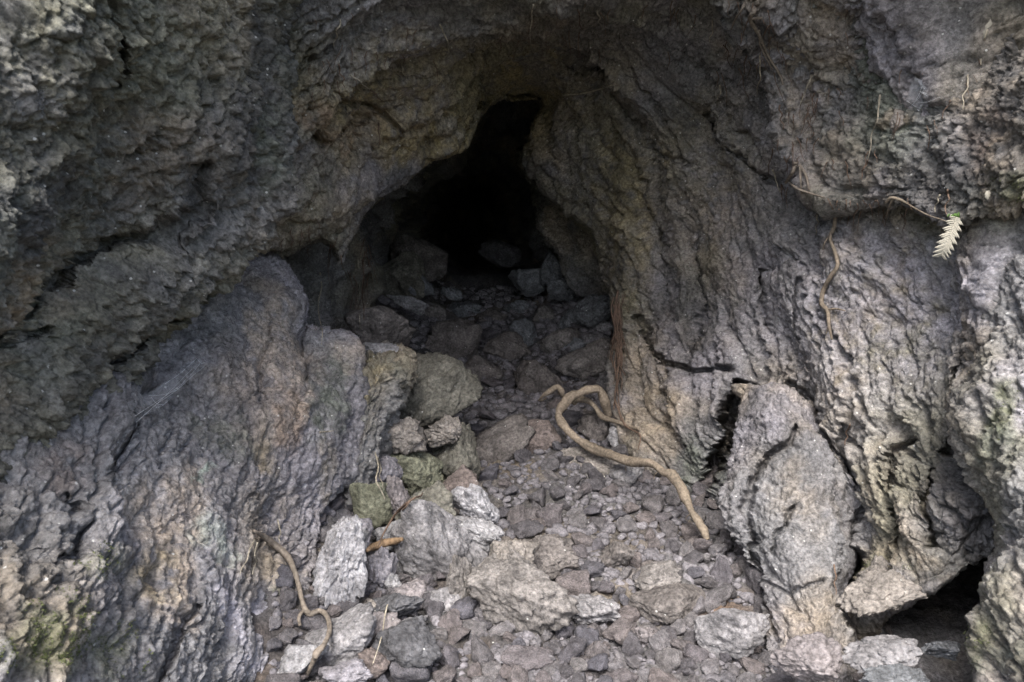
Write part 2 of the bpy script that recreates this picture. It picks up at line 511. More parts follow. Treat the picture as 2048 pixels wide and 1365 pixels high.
F5 = [(460, -150, 1.9), (520, -250, 1.85), (590, -320, 1.8), (660, -370, 1.75), (740, -410, 1.7), (830, -440, 1.7), (930, -450, 1.7), (1040, -450, 1.7), (1170, -430, 1.72), (1310, -390, 1.75), (1480, -300, 1.8), (1650, -150, 1.9),
      (1780, 30, 2.0), (1870, 220, 2.0), (1930, 410, 1.95), (1960, 580, 1.9), (1985, 740, 1.86), (2010, 860, 1.82), (2040, 950, 1.78), (2065, 1000, 1.76), (2080, 1040, 1.78), (2088, 1065, 1.82), (2090, 1080, 1.92), (2090, 1060, 2.8),
      (2120, 1500, 2.8)]
F6 = [(420, -500, 1.55)] + [(1100 + (a - 1100) * 1.55, 600 + (b - 600) * 1.5, max(1.2, d * .78)) for a, b, d in F5[1:]]
arch = loft('cave_wall', curl(S0, ((26, .10), (80, .40), (150, 1.0))) + [S0, F1, F2, F3, F4, F5, F6], step=2.3, coarse=(0, 1, 8), far=far_ring(F6),
            big=.055, flake=.035, ff=(6, 1.6), clink=.0075, cls=30, crack=.05, cf=(4, .7), seed=3, calm=((1790, 1190, 150, .25), (1900, 1150, 110, .25)), plate=.034, pf=(6, 1.7), butt=.065, fine=.0038,
            grooves=(([(1300, 640), (1312, 690), (1335, 728), (1400, 742), (1470, 740)], 8, .12), ([(1488, 770), (1474, 810), (1460, 870), (1432, 940), (1408, 1000), (1418, 1060), (1460, 1150), (1500, 1220)], 15, .35),
                     ([(1925, 690), (1905, 770), (1893, 850), (1885, 900)], 10, .10), ([(1528, 540), (1524, 600), (1532, 650)], 6, .06), ([(1690, 860), (1697, 960), (1692, 1080)], 9, .07), ([(1795, 880), (1778, 980), (1775, 1030), (1790, 1090)], 8, .08),
                     ([(1860, 930), (1850, 1000), (1868, 1090)], 8, .08), ([(1410, 235), (1480, 300), (1530, 345), (1560, 365)], 8, .06), ([(1128, 140), (1165, 148), (1200, 146)], 20, .10), ([(640, 290), (700, 275), (760, 255)], 6, .05),
                     ([(700, 215), (780, 240), (800, 262)], 6, .06), ([(1300, 420), (1330, 540), (1340, 640)], 6, .05), ([(1620, 560), (1600, 660), (1612, 760)], 5, .04), ([(1560, 760), (1640, 850), (1700, 960)], 8, .08), ([(1380, 480), (1400, 600), (1380, 700)], 5, .045),
                     ([(1215, 200), (1290, 290), (1390, 330)], 6, .05), ([(1600, 160), (1700, 260)], 7, .06), ([(1700, 1118), (1690, 1150), (1684, 1180)], 24, .35)),
            mix=(('grey', 1.1), ('tan', .4), ('dark', .45), ('olive', .55), ('violet', .7)),
            blobs=((880, 200, 330, 130, 'ochre', .5), (1220, 420, 130, 240, 'ochre', .3), (1150, 120, 180, 90, 'tan', .5), (1420, 330, 150, 150, 'tan', .35), (1000, 150, 260, 60, 'olive', .5), (640, 250, 70, 40, 'rust', .5), (720, 270, 90, 25, 'rust', .45), (620, 420, 90, 90, 'olive', .6), (700, 460, 40, 90, 'tan', .5), (740, 390, 50, 60, 'violet', .6),
                   (1200, 330, 80, 160, 'olive', .55), (1420, 300, 120, 120, 'olive', .4), (1600, 220, 60, 120, 'tan', .5), (1480, 80, 60, 40, 'tan', .5), (1280, 780, 60, 200, 'tan', .35), (1380, 950, 60, 80, 'green', .6),
                   (1750, 620, 200, 200, 'lilac', .5), (1700, 800, 160, 120, 'pale', .4), (1900, 560, 120, 120, 'lilac', .45), (1640, 1000, 60, 120, 'pale', .35), (860, 300, 120, 50, 'ochre', .35), (1040, 160, 90, 30, 'ochre', .5), (1250, 400, 60, 120, 'ochre', .3), (1440, 460, 100, 120, 'tan', .4), (1560, 640, 140, 180, 'violet', .35), (1770, 1150, 60, 40, 'moss', .5), (1820, 1130, 80, 50, 'tan', .5), (1750, 1200, 60, 30, 'pale', .6),
                   (1660, 980, 40, 160, 'grey', .6), (900, 250, 60, 25, 'pale', .5), (1220, 60, 200, 70, 'dark', .5)))
arch['kind'] = 'structure'
setp(arch, 'layered grey brown lava rock arching over the cave mouth and down its right side')

# ---- left overhang, rows run lower left -> upper right, from the silhouette outwards
E = [(-100, 1130, 1.45), (60, 1010, 1.6), (180, 900, 1.75), (255, 800, 1.85), (330, 690, 1.92), (420, 590, 1.98), (500, 500, 2.03), (560, 410, 2.07), (590, 300, 2.08), (600, 180, 2.05), (592, 60, 2.0), (600, -80, 1.95), (640, -260, 1.85)]
G1 = [(-160, 1060, 1.3), (0, 940, 1.42), (105, 835, 1.55), (180, 735, 1.66), (255, 625, 1.74), (345, 525, 1.82), (425, 440, 1.86), (478, 355, 1.88), (505, 255, 1.88), (515, 145, 1.83), (515, 20, 1.77), (530, -120, 1.7), (570, -300, 1.6)]
LIP = [(-185, 1010, 1.23), (-30, 900, 1.33), (60, 785, 1.44), (130, 680, 1.54), (205, 575, 1.6), (290, 490, 1.66), (375, 430, 1.70), (415, 335, 1.72), (455, 230, 1.73), (480, 130, 1.73), (490, 10, 1.7), (500, -130, 1.65), (540, -320, 1.56)]
G2 = [(-240, 950, 1.15), (-90, 830, 1.26), (20, 720, 1.36), (90, 610, 1.45), (165, 505, 1.51), (250, 410, 1.57), (325, 330, 1.6), (375, 245, 1.62), (415, 150, 1.64), (440, 50, 1.63), (440, -80, 1.58), (450, -220, 1.52), (490, -390, 1.44)]
G3 = [(-330, 800, 1.05), (-190, 680, 1.14), (-80, 570, 1.22), (0, 460, 1.29), (80, 350, 1.35), (160, 250, 1.4), (230, 165, 1.43), (285, 85, 1.45), (320, -10, 1.45), (335, -110, 1.43), (340, -230, 1.4), (350, -370, 1.35), (390, -520, 1.3)]
G4 = [(-460, 620, .95), (-330, 490, 1.02), (-220, 370, 1.08), (-140, 260, 1.14), (-60, 150, 1.18), (20, 50, 1.22), (90, -30, 1.25), (150, -110, 1.26), (190, -190, 1.26), (210, -280, 1.25), (220, -390, 1.22), (240, -520, 1.2), (280, -670, 1.15)]
G5 = shifted(G4, -420, -420, -.2)
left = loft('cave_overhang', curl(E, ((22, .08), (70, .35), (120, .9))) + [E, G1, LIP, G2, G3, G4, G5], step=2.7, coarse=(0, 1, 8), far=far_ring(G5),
            big=.06, bigs=3.2, flake=.009, ff=(6, 4.5), clink=.030, cls=27, crack=.03, cf=(4.5, 1.3), fine=.006, seed=41, pits=.02, plate=.010, pf=(6, 5.5), butt=.06,
            grooves=(([(405, 330), (400, 420), (350, 470), (250, 505), (150, 590), (60, 650), (0, 690)], 12, .07), ([(470, 560), (370, 600), (250, 690), (200, 730)], 9, .06), ([(190, 20), (210, 90), (230, 170)], 9, .05), ([(0, 700), (60, 690), (110, 660)], 9, .05)),
            mix=(('grey', .7), ('dark', 1.5), ('olive', .7), ('green', .5), ('tan', .2)),
            blobs=((430, 60, 90, 70, 'tan', .5), (250, 60, 220, 120, 'green', .6), (60, 90, 240, 200, 'dark', .8), (20, 380, 140, 140, 'dark', .6), (330, 150, 200, 120, 'olive', .4), (60, 200, 60, 60, 'grey', .5), (330, 300, 120, 100, 'tan', .35), (540, 300, 40, 120, 'green', .6), (60, 640, 60, 30, 'pale', .4), (130, 580, 60, 60, 'tan', .4),  # dark blob in the top left corner stands in for shade there
                   (330, 560, 120, 60, 'dark', .5), (200, 700, 80, 60, 'dark', .4)))
left['kind'] = 'structure'
setp(left, 'dark rough clinkery lava overhang leaning in at the upper left of the cave mouth')

# ---- pale lower left wall, rows run bottom -> top, from the right edge outwards
Q = [(500, 1560, 1.65), (520, 1480, 1.75), (560, 1365, 1.87), (600, 1250, 2.02), (632, 1120, 2.22), (668, 1020, 2.42), (705, 940, 2.55), (722, 860, 2.62), (726, 775, 2.64), (712, 695, 2.66), (655, 672, 2.7), (610, 655, 2.74), (596, 605, 2.74), (552, 540, 2.78), (500, 490, 2.8), (440, 300, 2.85)]
W1 = [(405, 1560, 1.5), (430, 1480, 1.62), (470, 1365, 1.73), (510, 1250, 1.87), (545, 1120, 2.03), (580, 1020, 2.2), (612, 940, 2.31), (630, 860, 2.38), (632, 790, 2.42), (615, 740, 2.46), (585, 705, 2.5), (552, 650, 2.53), (525, 590, 2.55), (490, 535, 2.6), (440, 480, 2.62), (370, 260, 2.7)]
W2 = [(280, 1560, 1.4), (300, 1480, 1.48), (340, 1365, 1.55), (375, 1250, 1.66), (405, 1120, 1.8), (430, 1020, 1.92), (450, 940, 2.0), (460, 860, 2.07), (457, 790, 2.12), (447, 730, 2.15), (428, 670, 2.2), (402, 610, 2.22), (372, 550, 2.27), (340, 495, 2.3), (310, 440, 2.35), (250, 200, 2.45)]
W3 = [(110, 1560, 1.2), (130, 1480, 1.28), (165, 1365, 1.33), (200, 1250, 1.41), (225, 1120, 1.51), (245, 1020, 1.6), (260, 940, 1.68), (265, 860, 1.76), (260, 790, 1.81), (250, 730, 1.86), (235, 670, 1.91), (215, 610, 1.96), (190, 550, 2.0), (170, 495, 2.05), (150, 440, 2.1), (90, 180, 2.2)]
W4 = [(-70, 1560, 1.02), (-50, 1480, 1.1), (-20, 1365, 1.15), (10, 1250, 1.22), (35, 1120, 1.3), (50, 1020, 1.37), (60, 940, 1.44), (60, 860, 1.5), (55, 790, 1.56), (45, 730, 1.62), (30, 670, 1.67), (10, 610, 1.72), (-10, 550, 1.78), (-30, 495, 1.82), (-50, 440, 1.86), (-110, 160, 1.95)]
W5 = shifted(W4, -260, 0, -.17)
W6 = shifted(W5, -700, 0, -.15)
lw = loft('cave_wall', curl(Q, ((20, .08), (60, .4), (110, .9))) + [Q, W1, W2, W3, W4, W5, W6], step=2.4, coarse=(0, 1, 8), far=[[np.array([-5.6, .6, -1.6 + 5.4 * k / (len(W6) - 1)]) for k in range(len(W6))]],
          big=.045, bigs=3, flake=.012, ff=(7, 2.0), clink=.0095, cls=34, crack=.034, cf=(6, 1.0), seed=77, pits=.012, plate=.016, pf=(7, 2.0), butt=.04, fine=.004, bulb=(50, 1190, 230, .032),
          grooves=(([(240, 830), (235, 900), (200, 960)], 10, .05), ([(380, 1220), (330, 1290), (300, 1365)], 10, .05), ([(600, 640), (606, 700), (612, 760)], 6, .05), ([(530, 620), (520, 720), (525, 800)], 5, .03), ([(130, 1000), (160, 1060), (120, 1130), (60, 1110)], 10, .05)),
          mix=(('grey', .9), ('violet', 1.0), ('tan', .3), ('dark', .6), ('pale', .45), ('lilac', .3)),
          blobs=((350, 1110, 80, 130, 'cream', .9), (350, 1000, 80, 70, 'cream', .7), (300, 1130, 60, 60, 'ochre', .35), (560, 740, 60, 130, 'cream', .75), (545, 640, 35, 80, 'cream', .7), (575, 830, 26, 70, 'rust', .45), (530, 900, 24, 60, 'ochre', .3),
                 (660, 800, 60, 110, 'green', .8), (330, 800, 90, 50, 'dark', .5), (430, 1080, 34, 70, 'lichen', .5), (460, 880, 60, 60, 'green', .5), (50, 1160, 150, 160, 'dark', .6), (120, 1250, 80, 80, 'moss', .5), (60, 1330, 80, 60, 'moss', .4), (190, 1120, 50, 40, 'moss', .4), (540, 1230, 35, 40, 'moss', .8),  # dark blob paints shade over the brightly lit lumps near the left edge
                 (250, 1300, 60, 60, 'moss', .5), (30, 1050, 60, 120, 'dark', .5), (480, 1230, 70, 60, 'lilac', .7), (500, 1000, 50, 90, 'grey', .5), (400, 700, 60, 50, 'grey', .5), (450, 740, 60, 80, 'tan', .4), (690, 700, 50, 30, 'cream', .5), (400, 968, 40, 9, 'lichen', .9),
                 (280, 1040, 40, 60, 'cream', .5), (520, 1330, 60, 60, 'lilac', .5), (130, 900, 70, 60, 'rust', .35), (650, 950, 30, 60, 'ochre', .25)))
lw['kind'] = 'structure'
setp(lw, 'pale streaked lower lava wall on the left with moss and lichen patches')

# ---- upper right mass
X0 = [(1420, -130, 2.05), (1470, 20, 2.25), (1515, 110, 2.4), (1558, 220, 2.45), (1600, 335, 2.45), (1680, 392, 2.32), (1760, 402, 2.18), (1830, 408, 2.05), (1905, 440, 1.92), (1990, 418, 1.82), (2080, 398, 1.72), (2250, 400, 1.6)]
X1 = [(1520, -200, 1.9), (1570, -60, 2.07), (1615, 40, 2.22), (1660, 130, 2.29), (1700, 225, 2.29), (1760, 275, 2.17), (1830, 285, 2.04), (1890, 285, 1.93), (1950, 295, 1.81), (2020, 285, 1.72), (2110, 265, 1.62), (2270, 250, 1.5)]
X2 = [(1650, -300, 1.8), (1710, -170, 1.9), (1760, -80, 2.0), (1800, 0, 2.05), (1840, 70, 2.05), (1890, 110, 1.98), (1940, 120, 1.88), (1990, 120, 1.8), (2040, 120, 1.72), (2100, 110, 1.63), (2180, 90, 1.53), (2320, 60, 1.4)]
X3 = shifted(X2, 180, -240, -.15)
X4 = shifted(X3, 300, -400, -.2)
ur = loft('cave_overhang', curl(X0, ((18, .06), (60, .25), (100, .6))) + [X0, X1, X2, X3, X4], step=2.5, coarse=(0, 1, 6), far=far_ring(X4),
          big=.05, bigs=3.5, flake=.016, ff=(5, 4), clink=.024, cls=26, crack=.025, cf=(4, 2), seed=120, pits=.025, plate=.022, pf=(5, 4), butt=.04, fine=.006,
          mix=(('grey', 1.0), ('dark', .9), ('tan', .5), ('violet', .5), ('green', .3)),
          blobs=((1640, 60, 50, 50, 'tan', .5), (1600, 240, 60, 90, 'tan', .55), (1700, 120, 110, 90, 'dark', .5), (1790, 240, 30, 30, 'tan', .8), (1950, 260, 70, 70, 'rust', .3), (1990, 300, 50, 60, 'tan', .4), (2020, 380, 60, 30, 'moss', .6),
                 (1960, 100, 80, 100, 'dark', .4), (1750, 370, 60, 30, 'violet', .5)))
ur['kind'] = 'structure'
setp(ur, 'rough pitted lava mass overhanging the smooth wall at the upper right')

# ---- right pillar
V0 = [(1975, 540, 2.02), (1935, 680, 2.0), (1900, 790, 1.96), (1905, 880, 1.9), (1940, 980, 1.8), (1985, 1070, 1.7), (1948, 1140, 1.62), (1932, 1210, 1.55), (1936, 1300, 1.47), (1940, 1450, 1.35), (1945, 1600, 1.25)]
V1 = [(2010, 530, 1.86), (1985, 670, 1.83), (1958, 780, 1.8), (1960, 880, 1.75), (1990, 980, 1.68), (2032, 1070, 1.58), (2000, 1150, 1.5), (1988, 1220, 1.44), (1995, 1310, 1.36), (2000, 1450, 1.25), (2005, 1600, 1.15)]
V2 = [(2065, 520, 1.77), (2055, 660, 1.72), (2040, 770, 1.68), (2045, 880, 1.62), (2062, 980, 1.56), (2095, 1080, 1.48), (2075, 1160, 1.41), (2070, 1230, 1.34), (2075, 1320, 1.27), (2080, 1460, 1.18), (2085, 1600, 1.1)]
V3 = shifted(V2, 190, 0, -.14)
V4 = shifted(V3, 500, 0, -.2)
# rows go top -> bottom with the wall to the right
pil = loft('rock_pillar', curl(V0, ((20, .08), (70, .35), (130, .7))) + [V0, V1, V2, V3, V4], step=2.6, coarse=(0, 1, 6), big=.04, bigs=4, flake=.014, ff=(9, 1.8), clink=.018, cls=26, crack=.03, cf=(7, .9), seed=150, plate=.014, pf=(9, 2.6), butt=.05,
           mix=(('grey', 1.0), ('olive', .8), ('tan', .6), ('dark', .6), ('violet', .4)),
           blobs=((2020, 830, 50, 60, 'moss', .8), (2000, 900, 60, 50, 'green', .6), (1985, 1200, 50, 90, 'olive', .6), (2010, 1330, 60, 40, 'green', .5), (1960, 1290, 30, 60, 'moss', .5)))
setp(pil, 'lumpy mossy rock pillar standing beside the dark hollow at the lower right', 'rock pillar')

# ---- cracked front slab at the foot of the right wall
T0 = [(1482, 770, 2.66), (1492, 812, 2.6), (1480, 870, 2.56), (1462, 930, 2.52), (1440, 990, 2.48), (1455, 1050, 2.4), (1500, 1125, 2.28), (1525, 1190, 2.18), (1530, 1270, 2.06), (1530, 1400, 1.9)]
T1 = [(1530, 772, 2.55), (1530, 806, 2.47), (1532, 870, 2.42), (1526, 930, 2.38), (1516, 990, 2.33), (1526, 1050, 2.27), (1562, 1122, 2.17), (1582, 1190, 2.07), (1590, 1270, 1.98), (1590, 1400, 1.84)]
T2 = [(1580, 778, 2.5), (1588, 814, 2.41), (1608, 870, 2.34), (1613, 930, 2.29), (1613, 990, 2.24), (1618, 1050, 2.19), (1632, 1122, 2.11), (1638, 1190, 2.03), (1648, 1270, 1.95), (1650, 1400, 1.82)]
T3 = [(1612, 800, 2.52), (1628, 836, 2.45), (1668, 890, 2.36), (1680, 950, 2.29), (1690, 1010, 2.24), (1690, 1070, 2.19), (1688, 1125, 2.14), (1668, 1180, 2.07), (1692, 1270, 1.97), (1700, 1400, 1.85)]
T4 = [(a + 25, b + 3, c + .16) for a, b, c in T3]
T5 = [(a + 30, b + 5, c + .5) for a, b, c in T3]
slab = loft('rock_slab', curl(T0, ((14, .06), (40, .25), (60, .5))) + [T0, T1, T2, T3, T4, T5], step=2.2, coarse=(0, 1), big=.03, bigs=5, flake=.022, ff=(8, 2), clink=.011, cls=34, crack=.012, cf=(6, 1.2), seed=180, fine=.004, plate=.016, pf=(6, 2.5), butt=.02,
            grooves=(([(1592, 850), (1580, 890), (1530, 920), (1512, 960), (1498, 1020), (1505, 1090), (1520, 1160), (1530, 1215)], 7, .07), ([(1590, 1020), (1560, 1065), (1556, 1110)], 7, .05), ([(1525, 1165), (1580, 1185), (1640, 1170)], 5, .03)),
            mix=(('grey', 1.1), ('violet', 1.0), ('tan', .35), ('dark', .35)), blobs=((1600, 1000, 60, 100, 'tan', .3), (1640, 1090, 50, 60, 'grey', .6), (1600, 1240, 70, 60, 'tan', .5)))
setp(slab, 'pale grey split slab leaning on the right wall behind a deep dark crack', 'rock slab')

# ---- hanging curtain inside, right
K0 = [(1030, 300, 4.95), (1062, 395, 4.75), (1078, 455, 4.68), (1112, 500, 4.6), (1140, 555, 4.54), (1185, 590, 4.5), (1230, 605, 4.5)]
K1 = [(1085, 300, 4.6), (1118, 385, 4.52), (1142, 445, 4.46), (1170, 495, 4.42), (1198, 535, 4.38), (1222, 565, 4.38), (1250, 585, 4.38)]
K2 = [(1190, 270, 4.4), (1225, 360, 4.36), (1245, 425, 4.32), (1262, 475, 4.3), (1285, 515, 4.28), (1300, 545, 4.28), (1310, 565, 4.28)]
cur = loft('rock_curtain', curl(K0, ((20, .1), (60, .4))) + [K0, K1, K2], step=2.6, coarse=(0,), big=.05, bigs=3, flake=.04, ff=(8, 1.6), clink=.014, cls=26, crack=.02, seed=200, plate=.04, pf=(6, 2),
           mix=(('olive', 1.0), ('grey', .6), ('dark', .5), ('tan', .4)))
setp(cur, 'hanging fold of rock inside the tunnel above the grey boulders', 'rock curtain')

# ---- craggy shelf that juts from the lower left wall
L0 = [(765, 1010, 2.66), (772, 960, 2.7), (785, 900, 2.74), (796, 850, 2.77), (816, 790, 2.82), (834, 735, 2.86), (818, 704, 2.9), (775, 690, 2.97), (735, 692, 3.05)]
L1 = [(728, 1010, 2.54), (735, 960, 2.57), (746, 900, 2.6), (753, 850, 2.62), (766, 790, 2.66), (778, 742, 2.7), (768, 714, 2.76), (748, 702, 2.85), (722, 702, 2.95)]
L2 = [(684, 1010, 2.54), (690, 960, 2.57), (698, 900, 2.6), (705, 850, 2.63), (711, 790, 2.66), (716, 747, 2.7), (712, 720, 2.76), (708, 708, 2.85), (700, 708, 2.96)]
L3 = [(620, 1010, 2.8), (630, 960, 2.85), (640, 900, 2.9), (650, 850, 2.9), (655, 790, 2.92), (660, 750, 2.95), (660, 725, 2.98), (660, 715, 3.02), (655, 712, 3.1)]
led = loft('rock_ledge', curl(L0, ((10, .06), (30, .25), (50, .5))) + [L0, L1, L2, L3], step=2.2, coarse=(0, 1), big=.03, bigs=5, flake=.035, ff=(11, 2.6), clink=.010, cls=32, crack=.02, cf=(9, 1.6), seed=260, plate=.03, pf=(11, 4), butt=.03,
           mix=(('grey', 1.0), ('olive', .8), ('dark', .6), ('tan', .4)), blobs=((740, 760, 30, 50, 'ochre', .35), (720, 850, 30, 60, 'green', .5), (790, 700, 40, 20, 'tan', .5)))
setp(led, 'craggy dark streaked rock shelf jutting from the lower left wall beside the pile', 'rock ledge')

# ---- the tunnel behind
R0 = [(640, 900, 3.2), (590, 700, 3.15), (560, 540, 3.2), (620, 420, 3.4), (760, 320, 3.75), (900, 220, 4.1), (1040, 140, 4.4), (1170, 190, 4.7), (1240, 370, 4.8), (1310, 520, 4.7), (1340, 660, 4.5), (1360, 860, 4.2)]
R1 = [(690, 850, 3.7), (690, 690, 3.62), (690, 580, 3.68), (715, 480, 3.9), (790, 390, 4.3), (900, 308, 4.7), (1005, 225, 5.1), (1085, 270, 5.25), (1150, 400, 5.2), (1215, 500, 5.1), (1270, 620, 4.9), (1300, 790, 4.7)]
R2 = [(760, 780, 4.3), (750, 680, 4.3), (745, 570, 4.4), (762, 480, 4.7), (808, 400, 5.0), (888, 338, 5.4), (970, 300, 5.6), (1040, 345, 5.7), (1085, 430, 5.6), (1140, 510, 5.4), (1220, 620, 5.3), (1260, 740, 5.1)]
R3 = [(840, 660, 5.6), (815, 580, 5.6), (806, 520, 5.8), (828, 450, 6.1), (852, 400, 6.4), (900, 362, 6.7), (950, 345, 6.9), (1000, 378, 7.0), (1030, 440, 6.9), (1060, 500, 6.7), (1100, 570, 6.4), (1120, 680, 6.2)]
R4 = [(880, 580, 7.2), (868, 510, 7.4), (868, 460, 7.7), (873, 430, 8), (888, 405, 8.3), (910, 388, 8.5), (935, 388, 8.6), (955, 403, 8.6), (965, 440, 8.5), (970, 480, 8.3), (985, 530, 8), (1000, 610, 7.8)]
R5 = [(918 + (a - 918) * .12, 470 + (b - 470) * .12, 9.6) for a, b, c in R4]
tun = loft('cave_tunnel', [R0, R1, R2, R3, R4, R5], step=3.6, coarse=(4,), big=.10, bigs=2.2, flake=.10, ff=(4, 1.5), clink=.02, cls=14, crack=.03, cf=(3, .8), seed=220,
           mix=(('olive', .6), ('grey', .8), ('dark', 1.0), ('tan', .3)))
tun['kind'] = 'structure'
setp(tun, 'dark tunnel running back into the rock')

# ---- floor
FY = np.array([-3, 1.0, 1.6, 2.0, 2.6, 3.2, 3.8, 4.4, 5.0, 5.6, 6.2, 7.0, 10])
FZ = np.array([-.06, -.03, -.02, .0, .03, .09, .17, .26, .34, .42, .43, .28, .2])


def floorz(x, y):
    z = np.interp(y, FY, FZ)
    xl = np.interp(y, [1.5, 2.3, 3.2, 5], [-.35, -.30, -.30, -.35])
    z = z + .42 * np.clip((xl - x) / .6, 0, 1.2) ** 1.3 * np.clip((y - 1.0) / .8, 0, 1)
    z = z + .10 * np.clip((x - np.interp(y, [2, 3.5, 5], [.45, .45, .35])) / .5, 0, 1) * np.clip((y - 2.8) / 1, 0, 1)
    z = z + .17 * np.clip((x - .0) / .45, 0, 1) * np.clip((y - 3.9) / .7, 0, 1)
    P = np.stack([x, y, np.zeros_like(x)], 1)
    return z + .035 * n3(P, 2.3, 60) + .018 * n3(P, 5.1, 61)


xs = np.linspace(-2.0, 2.4, 420)
xs = np.sign(xs) * np.abs(xs / 2.2) ** 1.5 * 2.2
yy = np.concatenate([np.linspace(-1.5, 1.2, 30)[:-1], np.linspace(1.2, 4.2, 330)[:-1], np.linspace(4.2, 9.8, 120)])
X, Y = np.meshgrid(xs, yy)
x, y = X.ravel(), Y.ravel()
z = floorz(x, y)
P = np.stack([x, y, z], 1).astype(f32)
d1, i1 = worley(P * np.array([1, 1, 2], f32) + .03 * n3(P, 9, 62)[:, None], 13, 5)
d2, i2 = worley(P + .015 * n3(P, 20, 63)[:, None], 38, 6)
dusty = sstep(2.6, 4.0, y) * sstep(5.4, 4.6, y) * .6
P[:, 2] += (.030 * (.6 - d1) * (i1 + .2) * (1.1 - dusty) + .011 * (.7 - d2) + .005 * fbm(P, 60, 3, 64)).astype(f32)
px, py, D = proj(P)
fc = pigment(P, px, py, (('grey', .9), ('dark', .9), ('tan', .3), ('rust', .08), ('violet', .4)), ((1000, 800, 130, 90, 'dark', .35), (1080, 1000, 110, 60, 'dark', .4), (1180, 620, 120, 60, 'violet', .6)), None, 240)
ids = np.arange(len(P)).reshape(X.shape)
quads = np.stack([ids[:-1, :-1], ids[:-1, 1:], ids[1:, 1:], ids[1:, :-1]], -1).reshape(-1, 4)
splat(P)
fl = link('cave_floor', mesh_np('cave_floor', P, quads=quads, col=fc * .6), M_FLOOR)
setp(fl, 'dusty brown grey rubble floor rising into the cave', kind='structure')


def floor_hit(px, py):
    Ds = np.arange(1.1, 8.5, .01)
    pts = CAM + Ds[:, None] * (FWD + np.array([(px - 1024) / F, 0, 0]) - (py - 682.5) / F * UP)
    below = pts[:, 2] < floorz(pts[:, 0], pts[:, 1])
    return float(Ds[np.argmax(below)]) if below.any() else 5.0

# ---- ground outside, and an unseen hill shell that keeps stray sky light out
gm = plain_mat('leaf_litter', (.10, .10, .06), .95, 6, .5)
bm = bmesh.new()
bmesh.ops.create_circle(bm, cap_ends=True, segments=64, radius=900)
bmesh.ops.translate(bm, verts=bm.verts, vec=(0, 0, -.2))
me = bpy.data.meshes.new('ground'); bm.to_mesh(me); bm.free()
setp(link('ground', me, gm), 'open ground outside the cave', kind='structure')
nu, nv = 64, 28
th = np.linspace(0, 2 * np.pi, nu + 1)[:-1]; ph = np.linspace(0.02, math.radians(150), nv)
TH, PH = np.meshgrid(th, ph)
d = np.stack([np.sin(PH) * np.cos(TH), np.cos(PH), np.sin(PH) * np.sin(TH)], -1).reshape(-1, 3)
R = 6.2 + .5 * n3(d, 2.2, 70)
HP = d * R[:, None] + np.array([0, 5.6, 0])
HP[:, 1] = np.maximum(HP[:, 1], .9)
ids = np.arange(len(HP)).reshape(nv, nu)
quads = np.stack([ids[:-1], np.roll(ids[:-1], -1, 1), np.roll(ids[1:], -1, 1), ids[1:]], -1).reshape(-1, 4)
hc = np.tile(np.array([[.12, .12, .09]], f32), (len(HP), 1))
setp(link('hill', mesh_np('hill', HP, quads=quads, col=hc), M_WALL), 'unseen rocky hillside closed round the cave to keep sky light out', kind='structure')

# unseen green bank added behind the camera to close off the low sky
nb_, nh = 150, 22
V = []
for i in range(nb_):
    a = math.pi * (.96 + 1.08 * i / (nb_ - 1))
    for j in range(nh):
        q = j / (nh - 1)
        V.append((math.cos(a) * (7.5 + 2.5 * q), 1.2 + math.sin(a) * (7.5 + 2.5 * q), -.3 + 2.3 * q))
V = np.array(V, f32)
V = V + .7 * np.stack([n3(V, .9, 80), n3(V, .9, 81), n3(V, .9, 82)], 1) + .3 * np.stack([n3(V, 2.6, 83), n3(V, 2.6, 84), n3(V, 2.6, 85)], 1)
ids = np.arange(nb_ * nh).reshape(nb_, nh)
quads = np.stack([ids[:-1, :-1], ids[1:, :-1], ids[1:, 1:], ids[:-1, 1:]], -1).reshape(-1, 4)
setp(link('sky_block_bank', mesh_np('sky_block_bank', V, quads=quads), plain_mat('bank_green', (.06, .085, .03), .8, 9, .5)), 'unseen green bank added behind the camera to block low sky', kind='stuff')

#@@OBJECTS
# ------------------------------------------------------------------ rocks
def ico(level):
    bm = bmesh.new(); bmesh.ops.create_icosphere(bm, subdivisions=level, radius=1)
    v = np.array([q.co[:] for q in bm.verts], f32); t = np.array([[q.index for q in fc.verts] for fc in bm.faces], np.int32)
    bm.free()
    return v / np.linalg.norm(v, axis=1, keepdims=True), t


ICO = {k: ico(k) for k in (2, 3, 4, 5, 6)}


